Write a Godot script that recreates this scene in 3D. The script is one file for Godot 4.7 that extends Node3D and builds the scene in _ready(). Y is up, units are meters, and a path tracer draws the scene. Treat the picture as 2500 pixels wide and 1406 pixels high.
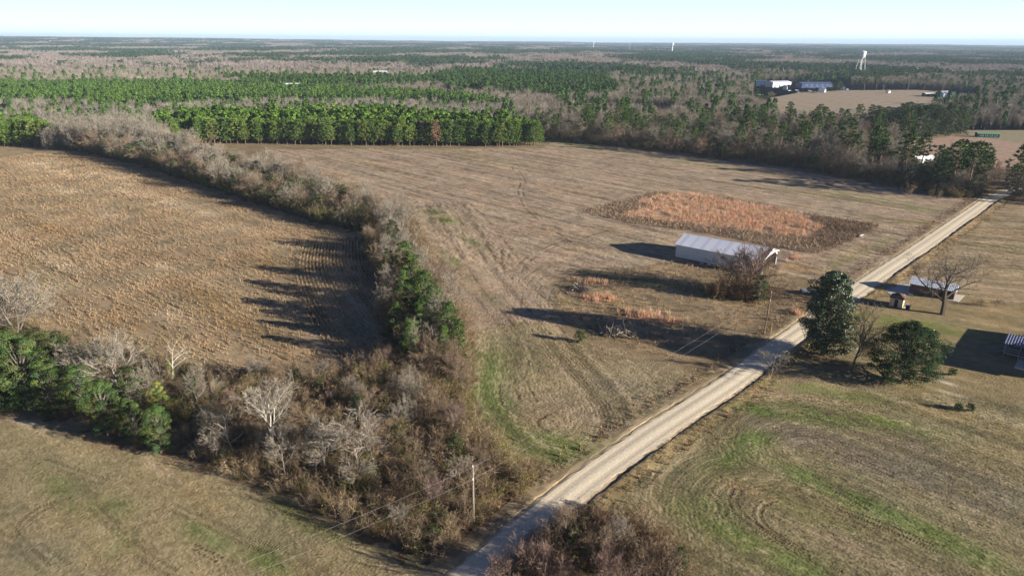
extends Node3D
# Winter farmland seen from the air: fields, a sandy road, a metal barn, hedgerows and pine woods to the horizon.
# x runs to the right, -z away, y up, in metres.

const SUN_TO := Vector3(0.91, 0.252, 0.331)
var M := {}
var used := {}

func _ready() -> void:
	setup_view()
	setup_materials()
	build_ground()
	build_road()
	build_buildings()
	build_far_buildings()
	build_near_trees()
	build_woods()
	build_field_cover()
	build_small_things()

func setup_view() -> void:
	var cam := Camera3D.new()
	cam.name = "camera"
	cam.position = Vector3(0, 60, 0)
	cam.rotation_degrees = Vector3(-19.93, 0, 0.38)
	cam.fov = 45.57
	cam.near = 0.5
	cam.far = 40000.0
	add_child(cam)
	cam.current = true
	var sky_look := ProceduralSkyMaterial.new()
	sky_look.sky_top_color = Color(0.09, 0.16, 0.30)
	sky_look.sky_horizon_color = Color(0.70, 0.765, 0.785)
	sky_look.sky_curve = 0.092
	sky_look.ground_bottom_color = Color(0.16, 0.15, 0.12)
	sky_look.ground_horizon_color = Color(0.5, 0.55, 0.57)
	sky_look.sun_angle_max = 1.0
	var sky := Sky.new()
	sky.sky_material = sky_look
	var env := Environment.new()
	env.background_mode = Environment.BG_SKY
	env.sky = sky
	env.tonemap_mode = Environment.TONE_MAPPER_LINEAR
	env.tonemap_exposure = 2.55
	env.sdfgi_enabled = true
	env.ssao_enabled = true
	env.ssil_enabled = true
	env.fog_enabled = true
	env.fog_density = 0.00007
	env.fog_light_color = Color(0.80, 0.90, 1.0)
	var around := WorldEnvironment.new()
	around.name = "surroundings"
	around.environment = env
	add_child(around)
	var sun := DirectionalLight3D.new()
	sun.name = "sun"
	sun.light_color = Color(1.0, 0.97, 0.925)
	sun.light_energy = 1.6
	sun.light_angular_distance = 0.5
	sun.shadow_enabled = true
	sun.look_at_from_position(SUN_TO * 100.0, Vector3.ZERO)
	add_child(sun)

# ---------------------------------------------------------------- helpers
func pts(a: Array) -> PackedVector2Array:
	var out := PackedVector2Array()
	for i in range(0, a.size(), 2):
		out.append(Vector2(a[i], a[i + 1]))
	return out

func lin(r: float, g: float, b: float) -> Color:
	return Color(r / 255.0, g / 255.0, b / 255.0).srgb_to_linear()

func rng_of(n: int) -> RandomNumberGenerator:
	var r := RandomNumberGenerator.new()
	r.seed = n
	return r

func numbered(called: String) -> String:
	if not used.has(called):
		used[called] = 0
		return called
	used[called] += 1
	return "%s_%03d" % [called, used[called]]

func tag(o: Node, label: String, category: String, group := "", kind := "") -> void:
	o.set_meta("label", label)
	if category:
		o.set_meta("category", category)
	if group:
		o.set_meta("group", group)
	if kind:
		o.set_meta("kind", kind)

func thing(called: String, label: String, category: String, at: Vector3, turn := 0.0, group := "") -> Node3D:
	var o := Node3D.new()
	o.name = numbered(called)
	add_child(o)
	o.position = at
	o.rotation.y = turn
	tag(o, label, category, group)
	return o

class MB:
	var v := PackedVector3Array()
	var c := PackedColorArray()
	var col := Color(1, 1, 1)
	func tri(a: Vector3, b: Vector3, d: Vector3) -> void:
		v.append(a); v.append(b); v.append(d)
		c.append(col); c.append(col); c.append(col)
	func quad(a: Vector3, b: Vector3, d: Vector3, e: Vector3) -> void:
		tri(a, b, d)
		tri(a, d, e)
	func hexa(p: Array) -> void:   # eight corners: bottom ring 0..3, top ring 4..7
		quad(p[3], p[2], p[1], p[0])
		quad(p[4], p[5], p[6], p[7])
		for i in 4:
			var j := (i + 1) % 4
			quad(p[i], p[j], p[4 + j], p[4 + i])
	func box(lo: Vector3, hi: Vector3) -> void:
		hexa([Vector3(lo.x, lo.y, lo.z), Vector3(hi.x, lo.y, lo.z), Vector3(hi.x, lo.y, hi.z), Vector3(lo.x, lo.y, hi.z),
			Vector3(lo.x, hi.y, lo.z), Vector3(hi.x, hi.y, lo.z), Vector3(hi.x, hi.y, hi.z), Vector3(lo.x, hi.y, hi.z)])
	func tube(a: Vector3, b: Vector3, ra: float, rb: float, n: int, cap := false) -> void:
		var d := (b - a).normalized()
		var x := d.cross(Vector3(0.31, 0.17, 0.93)).normalized()
		var y := d.cross(x)
		var pa: Vector3
		var pb: Vector3
		for i in n + 1:
			var t := TAU * i / n
			var o := x * cos(t) + y * sin(t)
			var qa := a + o * ra
			var qb := b + o * rb
			if i:
				quad(pa, qa, qb, pb)
				if cap:
					tri(b, pb, qb)
			pa = qa
			pb = qb
	func blade(a: Vector3, b: Vector3, w: float, side: Vector3) -> void:
		var s := (b - a).cross(side).normalized() * w * 0.5
		tri(a - s, a + s, b)
	func strip(a: Vector3, b: Vector3, wa: float, wb: float, side: Vector3) -> void:
		var s := (b - a).cross(side).normalized()
		quad(a - s * wa * 0.5, a + s * wa * 0.5, b + s * wb * 0.5, b - s * wb * 0.5)
	func mesh(m: Material) -> ArrayMesh:
		var arrays := []
		arrays.resize(Mesh.ARRAY_MAX)
		arrays[Mesh.ARRAY_VERTEX] = v
		arrays[Mesh.ARRAY_COLOR] = c
		var am := ArrayMesh.new()
		if v.size():
			am.add_surface_from_arrays(Mesh.PRIMITIVE_TRIANGLES, arrays)
			am.surface_set_material(0, m)
		return am

func put(called: String, mesh: Mesh, parent: Node, at := Vector3.ZERO) -> MeshInstance3D:
	var o := MeshInstance3D.new()
	o.name = called
	o.mesh = mesh
	parent.add_child(o, true)
	o.position = at
	return o

func part(called: String, mb: MB, m: Material, parent: Node) -> MeshInstance3D:
	return put(called, mb.mesh(m), parent)

func block(called: String, lo: Vector3, hi: Vector3, m: Material, parent: Node) -> MeshInstance3D:
	var mb := MB.new()
	mb.box(lo, hi)
	return part(called, mb, m, parent)

func scatter(called: String, label: String, category: String, mesh: Mesh, xf: Array, tints: PackedColorArray, group := "") -> void:
	# one uncountable mass of small plants or far trees
	if xf.is_empty():
		return
	var o := MultiMeshInstance3D.new()
	o.name = numbered(called)
	var mm := MultiMesh.new()
	mm.transform_format = MultiMesh.TRANSFORM_3D
	mm.use_colors = tints.size() > 0
	mm.mesh = mesh
	mm.instance_count = xf.size()
	var stride := 16 if tints.size() else 12
	var buf := PackedFloat32Array()
	buf.resize(xf.size() * stride)
	var k := 0
	for i in xf.size():
		var t: Transform3D = xf[i]
		var b := t.basis
		buf[k] = b.x.x; buf[k + 1] = b.y.x; buf[k + 2] = b.z.x; buf[k + 3] = t.origin.x
		buf[k + 4] = b.x.y; buf[k + 5] = b.y.y; buf[k + 6] = b.z.y; buf[k + 7] = t.origin.y
		buf[k + 8] = b.x.z; buf[k + 9] = b.y.z; buf[k + 10] = b.z.z; buf[k + 11] = t.origin.z
		if stride == 16:
			var c := tints[i]
			buf[k + 12] = c.r; buf[k + 13] = c.g; buf[k + 14] = c.b; buf[k + 15] = 1.0
		k += stride
	mm.buffer = buf
	o.multimesh = mm
	add_child(o)
	tag(o, label, category, group, "stuff")

func plain(r: float, g: float, b: float, rough := 0.85, metal := 0.0, spec := 0.3) -> StandardMaterial3D:
	var m := StandardMaterial3D.new()
	m.albedo_color = Color(r / 255.0, g / 255.0, b / 255.0)
	m.roughness = rough
	m.metallic = metal
	m.metallic_specular = spec
	return m

func noise_of(n: int, freq: float, octaves := 3) -> FastNoiseLite:
	var f := FastNoiseLite.new()
	f.seed = n
	f.noise_type = FastNoiseLite.TYPE_SIMPLEX_SMOOTH
	f.frequency = freq
	f.fractal_octaves = octaves
	return f

func noise_tex(n: int, freq: float, stops: Array, size := 256) -> NoiseTexture2D:
	var t := NoiseTexture2D.new()
	t.width = size
	t.height = size
	t.seamless = true
	t.noise = noise_of(n, freq, 4)
	var g := Gradient.new()
	g.offsets = PackedFloat32Array([0.0, 1.0])
	g.colors = PackedColorArray([stops[0], stops[1]])
	if stops.size() > 2:
		g.add_point(0.5, stops[2])
	t.color_ramp = g
	return t

func speckled(r: float, g: float, b: float, spread: float, tile: float, rough := 0.9, metal := 0.0) -> StandardMaterial3D:
	# a plain colour broken up by fine uneven weathering
	var m := plain(255, 255, 255, rough, metal, 0.3)
	var c := Color(r / 255.0, g / 255.0, b / 255.0)
	m.albedo_texture = noise_tex(int(r * 7 + g * 3 + b), 0.03, [c.darkened(spread), c.lightened(spread * 0.6)])
	m.uv1_triplanar = true
	m.uv1_world_triplanar = true
	m.uv1_scale = Vector3.ONE / tile
	return m

func setup_materials() -> void:
	var leafy := plain(255, 255, 255, 0.75, 0.0, 0.22)
	leafy.vertex_color_use_as_albedo = true
	M.plant = leafy
	var glossy := plain(255, 255, 255, 0.42, 0.0, 0.42)
	glossy.vertex_color_use_as_albedo = true
	M.glossy = glossy
	M.bark = speckled(120, 108, 94, 0.35, 0.9)
	M.pale_bark = speckled(192, 183, 168, 0.25, 0.9)
	M.pine_bark = speckled(122, 92, 74, 0.3, 0.9)
	M.wood = speckled(124, 104, 82, 0.25, 1.2)
	M.grey_wood = speckled(146, 134, 118, 0.25, 1.0)
	M.white = speckled(226, 228, 226, 0.06, 2.0, 0.5)
	M.roof_metal = speckled(222, 225, 234, 0.10, 3.0, 0.35, 0.12)
	M.dark = plain(26, 27, 30, 0.8)
	M.concrete = speckled(196, 190, 178, 0.12, 2.0)
	M.glass = plain(30, 40, 52, 0.08, 0.0, 0.5)

# ---------------------------------------------------------------- ground
var Z := {}
var canvases := []
var relief := noise_of(5, 0.02, 3)
var patchy := noise_of(11, 0.055, 4)
var grain := noise_of(12, 0.4, 2)

func hy(x: float, z: float) -> float:
	return relief.get_noise_2d(x, z) * 0.12

class Canvas:
	var x0: float
	var z0: float
	var w: float
	var d: float
	var nx: int
	var nz: int
	var cell: float
	var px := PackedVector3Array()
	var zone := PackedByteArray()
	var im: Image
	var hm: Image
	var hx: int
	var hz: int
	func index(x: float, z: float) -> int:
		var i := int((x - x0) / cell)
		var j := int((z - z0) / cell)
		if i < 0 or j < 0 or i >= nx or j >= nz:
			return -1
		return j * nx + i

func make_canvas(x0: float, z0: float, w: float, d: float, cell: float) -> Canvas:
	var c := Canvas.new()
	c.x0 = x0; c.z0 = z0; c.w = w; c.d = d; c.cell = cell
	c.nx = int(ceil(w / cell)); c.nz = int(ceil(d / cell))
	c.px.resize(c.nx * c.nz)
	c.px.fill(Vector3(124, 106, 78))
	c.zone.resize(c.nx * c.nz)
	c.hx = 2048
	c.hz = int(2048.0 * d / w)
	return c

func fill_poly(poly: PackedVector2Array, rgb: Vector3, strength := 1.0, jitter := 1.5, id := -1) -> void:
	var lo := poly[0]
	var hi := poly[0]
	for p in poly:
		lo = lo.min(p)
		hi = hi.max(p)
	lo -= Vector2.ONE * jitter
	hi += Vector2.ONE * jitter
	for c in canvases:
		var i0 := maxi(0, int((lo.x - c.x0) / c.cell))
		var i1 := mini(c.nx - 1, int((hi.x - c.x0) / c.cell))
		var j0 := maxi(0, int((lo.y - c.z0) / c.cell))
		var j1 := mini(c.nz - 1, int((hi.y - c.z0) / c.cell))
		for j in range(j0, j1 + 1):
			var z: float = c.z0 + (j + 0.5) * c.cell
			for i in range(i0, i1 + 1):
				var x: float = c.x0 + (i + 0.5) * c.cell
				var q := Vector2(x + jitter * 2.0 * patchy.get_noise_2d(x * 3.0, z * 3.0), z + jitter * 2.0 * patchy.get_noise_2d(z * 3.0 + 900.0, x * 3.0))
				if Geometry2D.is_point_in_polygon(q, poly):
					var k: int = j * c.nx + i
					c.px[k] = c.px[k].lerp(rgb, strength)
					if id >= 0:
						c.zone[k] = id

func blob(at: Vector2, rx: float, rz: float, turn: float, rgb: Vector3, strength := 0.8) -> void:
	var r := maxf(rx, rz) * 1.6
	var ca := cos(turn)
	var sa := sin(turn)
	for c in canvases:
		var i0 := maxi(0, int((at.x - r - c.x0) / c.cell))
		var i1 := mini(c.nx - 1, int((at.x + r - c.x0) / c.cell))
		var j0 := maxi(0, int((at.y - r - c.z0) / c.cell))
		var j1 := mini(c.nz - 1, int((at.y + r - c.z0) / c.cell))
		for j in range(j0, j1 + 1):
			for i in range(i0, i1 + 1):
				var x: float = c.x0 + (i + 0.5) * c.cell
				var z: float = c.z0 + (j + 0.5) * c.cell
				var dx := x - at.x
				var dz := z - at.y
				var u := (dx * ca + dz * sa) / rx
				var w := (-dx * sa + dz * ca) / rz
				var e := exp(-1.3 * (u * u + w * w)) * strength * 1.15 * (0.8 + 1.1 * patchy.get_noise_2d(x * 2.2 + 70.0, z * 2.2))
				if e > 0.02:
					var k: int = j * c.nx + i
					c.px[k] = c.px[k].lerp(rgb, clampf(e, 0.0, 1.0))

var brushes := {}
func brush(r: int, rgb: Vector3, a: float) -> Image:
	var key := "%d %d %d %d %.2f" % [r, int(rgb.x), int(rgb.y), int(rgb.z), a]
	if not brushes.has(key):
		var im := Image.create(2 * r + 1, 2 * r + 1, false, Image.FORMAT_RGBA8)
		for j in 2 * r + 1:
			for i in 2 * r + 1:
				var d := Vector2(i - r, j - r).length() / (r + 0.5)
				im.set_pixel(i, j, Color(rgb.x / 255.0, rgb.y / 255.0, rgb.z / 255.0, a * clampf(1.3 - 1.3 * d * d, 0.0, 1.0)))
		brushes[key] = im
	return brushes[key]

func dab(c: Canvas, p: Vector2, rm: float, rgb: Vector3, a: float, dip := 0.0) -> void:
	var i := int((p.x - c.x0) / c.w * c.hx)
	var j := int((p.y - c.z0) / c.d * c.hz)
	if i < -8 or j < -8 or i > c.hx + 8 or j > c.hz + 8:
		return
	var r := maxi(0, int(round(rm / c.w * c.hx)))
	var b := brush(r, rgb, a)
	if a > 0.0:
		c.im.blend_rect(b, Rect2i(0, 0, 2 * r + 1, 2 * r + 1), Vector2i(i - r, j - r))
	if dip != 0.0:
		var g := 20.0 if dip < 0.0 else 235.0
		c.hm.blend_rect(brush(r, Vector3(g, g, g), absf(dip)), Rect2i(0, 0, 2 * r + 1, 2 * r + 1), Vector2i(i - r, j - r))

func smooth_line(p: PackedVector2Array, step: float) -> PackedVector2Array:
	var out := PackedVector2Array()
	for i in p.size() - 1:
		var a := p[maxi(0, i - 1)]
		var b := p[i]
		var c := p[i + 1]
		var d := p[mini(p.size() - 1, i + 2)]
		var n := maxi(1, int(b.distance_to(c) / step))
		for k in n:
			out.append(b.cubic_interpolate(c, a, d, float(k) / n))
	out.append(p[p.size() - 1])
	return out

func shifted(p: PackedVector2Array, off: float) -> PackedVector2Array:
	var out := PackedVector2Array()
	for i in p.size():
		var t := (p[mini(i + 1, p.size() - 1)] - p[maxi(i - 1, 0)]).normalized()
		out.append(p[i] + Vector2(-t.y, t.x) * off)
	return out

func track(p: PackedVector2Array, off: float, rm: float, rgb: Vector3, a: float, dip: float, gaps := 0.0, seed_ := 1) -> void:
	# a wheel rut or a row of residue: bare soil and a real dent (or ridge) along a line
	var r := rng_of(seed_)
	var q := shifted(smooth_line(p, 0.35), off)
	for c in canvases:
		var on := 1.0
		for i in q.size():
			if gaps > 0.0:
				on = clampf(0.6 + 1.8 * patchy.get_noise_2d(q[i].x * 1.6 + off * 9.0, q[i].y * 1.6) - gaps * 0.6, 0.0, 1.0)
			if on > 0.08:
				dab(c, q[i] + Vector2(r.randf() - 0.5, r.randf() - 0.5) * 0.25, rm, rgb, snappedf(a * on, 0.05), snappedf(dip * on, 0.1))

func speckle(c: Canvas, seed_: int, size: int, freq: float, rgb: Vector3, most: float, from: float) -> void:
	var n := noise_of(seed_, freq, 3)
	var src := n.get_seamless_image(size, size)
	src.convert(Image.FORMAT_L8)
	var data := src.get_data()
	var out := PackedByteArray()
	out.resize(size * size * 4)
	for k in size * size:
		var t := clampf((data[k] / 255.0 - from) / (1.0 - from), 0.0, 1.0)
		out[k * 4] = int(rgb.x); out[k * 4 + 1] = int(rgb.y); out[k * 4 + 2] = int(rgb.z); out[k * 4 + 3] = int(255.0 * most * t)
	var im := Image.create_from_data(size, size, false, Image.FORMAT_RGBA8, out)
	for j in range(0, c.hz, size):
		for i in range(0, c.hx, size):
			c.im.blend_rect(im, Rect2i(0, 0, size, size), Vector2i(i, j))

func setup_zones() -> void:
	Z.stubble = pts([-330.42, -406.99, -254.62, -389.59, -219.45, -372.10, -141.09, -303.80, -96.45, -263.82, -52.12, -221.86, -38.03, -186.34, -30.15, -148.87, -25.67, -128.57, -28.75, -120.95, -37.01, -113.18, -47.78, -118.03, -56.44, -116.20, -67.00, -122.20, -79.67, -127.72, -122.56, -137.62])
	Z.stubble_rows = pts([-64.86, -202.22, -48.15, -209.50, -37.34, -182.59, -30.62, -148.86, -25.67, -128.57, -29.93, -122.75, -41.22, -128.33, -48.26, -148.55, -57.05, -171.70])
	Z.big = pts([-143.11, -394.49, 18.69, -406.37, 24.28, -445.25, 81.11, -393.53, 134.43, -347.62, 168.28, -294.21, 192.02, -278.56, 165.18, -250.90, 115.80, -197.75, 90.01, -171.36, 79.62, -171.16, 74.09, -181.30, 47.11, -188.19, 16.97, -180.11, 10.25, -160.57, 9.39, -144.56, 22.13, -123.54, 30.60, -117.45, 36.88, -117.54, 21.16, -98.90, 9.40, -87.73, 1.42, -89.46, -3.90, -98.59, -6.89, -109.69, -6.41, -123.11, -11.14, -144.21, -18.78, -169.20, -26.08, -198.76, -34.68, -245.33, -56.59, -265.01, -86.74, -305.66])
	Z.lower = pts([9.39, -144.56, 22.13, -123.54, 30.60, -117.45, 41.56, -120.21, 21.16, -98.90, 9.40, -87.73, 1.42, -89.46, -3.90, -98.59, -6.89, -109.69, -6.41, -123.11, -4.54, -141.93])
	Z.bottom_left = pts([-91.35, -100.74, -79.64, -97.64, -67.12, -92.35, -57.39, -89.65, -44.39, -84.07, -34.79, -80.35, -20.95, -72.43, -12.39, -68.04, -11.15, -62.70, -62.52, -62.25])
	Z.right = pts([10.81, -77.70, 24.78, -90.61, 43.16, -110.37, 52.11, -110.49, 74.14, -110.03, 98.04, -107.38, 64.77, -63.37, 21.65, -62.99, 20.43, -70.54])
	Z.yard = pts([54.76, -115.29, 50.38, -120.34, 61.33, -134.07, 93.12, -166.67, 116.56, -185.88, 144.80, -169.24, 98.04, -107.38, 74.14, -110.03])
	Z.far_right = pts([96.86, -169.89, 136.17, -211.57, 178.23, -254.52, 196.46, -265.31, 213.70, -252.25, 135.53, -151.81, 113.85, -162.53])
	Z.plot = pts([25.50, -248.92, 43.71, -268.02, 62.24, -285.75, 88.20, -275.39, 107.89, -249.30, 128.35, -231.92, 108.35, -210.90, 91.19, -196.36, 82.12, -203.43, 60.13, -222.09, 41.25, -232.45])
	Z.sedge = pts([38.69, -242.39, 49.99, -257.57, 50.25, -268.21, 61.77, -280.85, 76.74, -282.93, 95.52, -262.36, 107.89, -249.30, 107.19, -228.07, 94.52, -213.91, 81.87, -221.60, 62.39, -231.32])
	Z.weeds = pts([45.93, -188.16, 58.55, -182.79, 73.44, -179.51, 75.80, -171.08, 73.18, -161.76, 66.31, -148.03, 56.60, -140.63, 40.18, -136.97, 31.95, -123.69, 20.99, -133.42, 11.58, -149.61, 10.58, -166.61, 16.74, -177.28, 35.49, -182.31])
	Z.thicket = pts([-54.59, -109.04, -49.34, -118.00, -37.01, -113.18, -29.74, -121.84, -25.08, -132.68, -23.93, -148.98, -11.22, -132.90, -7.04, -119.49, -7.04, -105.99, -4.53, -97.32, 1.42, -89.03, 5.03, -86.13, -1.17, -76.04, -5.91, -69.18, -12.39, -68.04, -21.04, -72.82, -35.11, -81.28, -49.43, -88.66, -52.86, -99.25])
	Z.clump = pts([-124.31, -139.89, -110.85, -140.12, -79.67, -127.72, -67.00, -122.20, -56.44, -116.20, -52.17, -103.28, -49.30, -89.75, -58.25, -91.32, -70.99, -97.75, -84.55, -104.96, -100.02, -108.41])
	Z.hedge_a = pts([-284.93, -430.28, -238.10, -423.42, -170.46, -371.36, -115.51, -314.45, -79.81, -279.62, -55.19, -257.95, -45.22, -233.02, -48.15, -215.82, -70.08, -232.36, -99.95, -260.13, -140.87, -299.14, -189.77, -344.75, -237.34, -379.90, -264.24, -393.81])
	Z.hedge_b = pts([-51.63, -232.85, -38.12, -248.42, -28.44, -207.63, -19.65, -172.45, -13.40, -149.17, -8.49, -130.86, -10.21, -119.45, -19.95, -121.08, -27.96, -139.21, -33.17, -165.76, -42.51, -194.18])
	Z.bottom_brush = pts([-2.66, -64.06, 2.84, -71.89, 8.47, -76.39, 13.93, -76.02, 18.95, -73.61, 21.30, -69.80, 21.97, -64.28])

func build_ground() -> void:
	setup_zones()
	canvases = [make_canvas(-140, -178, 280, 132, 0.56), make_canvas(-345, -500, 690, 322, 1.3)]
	# broad colours of soil, stubble and grass
	fill_poly(Z.stubble, Vector3(146, 123, 92), 1.0, 2.0, 1)
	fill_poly(Z.stubble_rows, Vector3(140, 118, 86), 0.7, 2.0, 2)
	fill_poly(Z.big, Vector3(150, 128, 106), 1.0, 2.0, 3)
	fill_poly(Z.lower, Vector3(126, 113, 78), 0.8, 4.0, 4)
	fill_poly(Z.bottom_left, Vector3(134, 120, 84), 1.0, 1.5, 5)
	fill_poly(Z.right, Vector3(116, 107, 72), 1.0, 1.5, 6)
	fill_poly(Z.yard, Vector3(128, 112, 76), 1.0, 2.5, 7)
	fill_poly(Z.far_right, Vector3(140, 119, 88), 1.0, 2.0, 8)
	fill_poly(Z.plot, Vector3(126, 110, 90), 1.0, 2.5, 0)
	fill_poly(Z.sedge, Vector3(154, 126, 100), 0.8, 2.5)
	fill_poly(Z.weeds, Vector3(140, 119, 88), 0.9, 2.0, 0)
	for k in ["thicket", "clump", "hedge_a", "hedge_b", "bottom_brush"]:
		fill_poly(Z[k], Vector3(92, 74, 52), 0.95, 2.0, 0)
	fill_poly(pts([-6.91, -124.97, -3.30, -128.92, -1.75, -111.30, -0.56, -102.58, 3.44, -94.97, 11.15, -93.29, 9.44, -88.26, 1.42, -89.79, -3.90, -98.59, -6.89, -109.69]), Vector3(98, 104, 60), 0.6, 3.0)
	var u := 0.66
	# paler washed-out soil in the stubble
	for a in [[Vector2(-205.40, -316.33), 26, 6], [Vector2(-154.74, -277.25), 24, 6], [Vector2(-128.03, -255.82), 16, 5], [Vector2(-95.13, -223.41), 14, 4], [Vector2(-146.93, -242.20), 16, 4], [Vector2(-237.94, -342.88), 20, 6], [Vector2(-99.24, -181.28), 7, 2.5], [Vector2(-76.99, -145.52), 6, 3], [Vector2(-129.68, -184.35), 16, 2.5], [Vector2(-185.87, -311.96), 22, 5], [Vector2(-189.36, -284.34), 18, 4], [Vector2(-111.77, -243.18), 12, 4]]:
		blob(a[0], a[1], a[2], u, Vector3(186, 162, 130), 0.6)
	for a in [[Vector2(-82.63, -138.29), 16, 3], [Vector2(-58.51, -138.70), 18, 3], [Vector2(-153.09, -219.29), 24, 5], [Vector2(-76.09, -158.94), 20, 4], [Vector2(-71.09, -185.62), 10, 6]]:
		blob(a[0], a[1], a[2], u, Vector3(134, 104, 64), 0.6)
	# the big field: greener strips and browner rows
	for a in [[Vector2(-24.09, -236.49), 9, 3.5, 0.75, Vector3(92, 112, 46), 1.0], [Vector2(-30.56, -248.63), 8, 2.5, 0.4, Vector3(104, 116, 56), 0.9], [Vector2(-13.00, -208.00), 12, 2.0, 1.1, Vector3(98, 108, 56), 0.7], [Vector2(-16.45, -186.81), 14, 2.0, 1.2, Vector3(100, 106, 58), 0.7], [Vector2(-7.14, -160.24), 10, 2, 0.9, Vector3(104, 106, 62), 0.6],
			[Vector2(-4.86, -114.44), 13, 4, 1.7, Vector3(92, 106, 48), 0.9], [Vector2(-6.09, -124.98), 8, 4, 1.7, Vector3(98, 106, 54), 0.8], [Vector2(-2.30, -102.56), 8, 3.5, 1.2, Vector3(94, 108, 48), 0.9], [Vector2(5.33, -93.22), 10, 4, 0.2, Vector3(90, 106, 46), 0.95], [Vector2(9.71, -91.55), 5, 3, 0.2, Vector3(84, 104, 40), 0.9],
			[Vector2(3.28, -119.65), 9, 4, 1.5, Vector3(106, 106, 64), 0.6], [Vector2(12.16, -104.12), 10, 5, 0.8, Vector3(120, 106, 84), 0.8], [Vector2(17.75, -114.76), 14, 4, 0.6, Vector3(112, 100, 78), 0.8], [Vector2(7.71, -129.09), 10, 5, 0.6, Vector3(128, 112, 80), 0.6], [Vector2(12.63, -127.19), 10, 4, 0.6, Vector3(106, 98, 62), 0.5],
			[Vector2(-22.90, -377.50), 60, 9, 0.8, Vector3(128, 118, 78), 0.6], [Vector2(36.96, -423.94), 40, 8, 0.8, Vector3(112, 118, 66), 0.9], [Vector2(94.99, -355.81), 40, 7, 0.8, Vector3(118, 116, 74), 0.6], [Vector2(143.13, -278.62), 26, 8, 0.75, Vector3(118, 116, 74), 0.8], [Vector2(138.37, -237.90), 16, 5, 0.6, Vector3(120, 116, 72), 0.7], [Vector2(120.69, -285.95), 30, 5, 0.75, Vector3(122, 116, 78), 0.6], [Vector2(157.73, -253.94), 18, 4, 0.75, Vector3(112, 114, 66), 0.8],
			[Vector2(-9.59, -308.31), 40, 5, 0.8, Vector3(158, 132, 104), 0.7], [Vector2(-73.35, -349.27), 40, 6, 0.8, Vector3(156, 130, 98), 0.7], [Vector2(33.11, -275.24), 30, 4, 0.8, Vector3(152, 126, 98), 0.7], [Vector2(-2.39, -187.11), 14, 3, 0.9, Vector3(156, 130, 98), 0.7], [Vector2(-10.56, -166.20), 12, 2, 1.0, Vector3(158, 132, 102), 0.8], [Vector2(9.51, -223.43), 22, 3, 0.8, Vector3(154, 128, 100), 0.7], [Vector2(21.08, -199.84), 18, 3, 0.4, Vector3(150, 126, 90), 0.6],
			[Vector2(39.33, -204.67), 14, 4, 0.3, Vector3(120, 114, 74), 0.6], [Vector2(40.45, -219.03), 14, 3, 0.6, Vector3(146, 122, 90), 0.6], [Vector2(83.29, -181.50), 9, 3, 0.3, Vector3(164, 128, 82), 0.7], [Vector2(106.64, -201.81), 14, 3, -0.7, Vector3(156, 130, 92), 0.7], [Vector2(95.93, -189.24), 12, 2.5, -0.75, Vector3(120, 114, 66), 0.7], [Vector2(115.25, -206.45), 14, 2, -0.75, Vector3(112, 112, 62), 0.7]]:
		blob(a[0], a[1], a[2], a[3], a[4], a[5])
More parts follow.
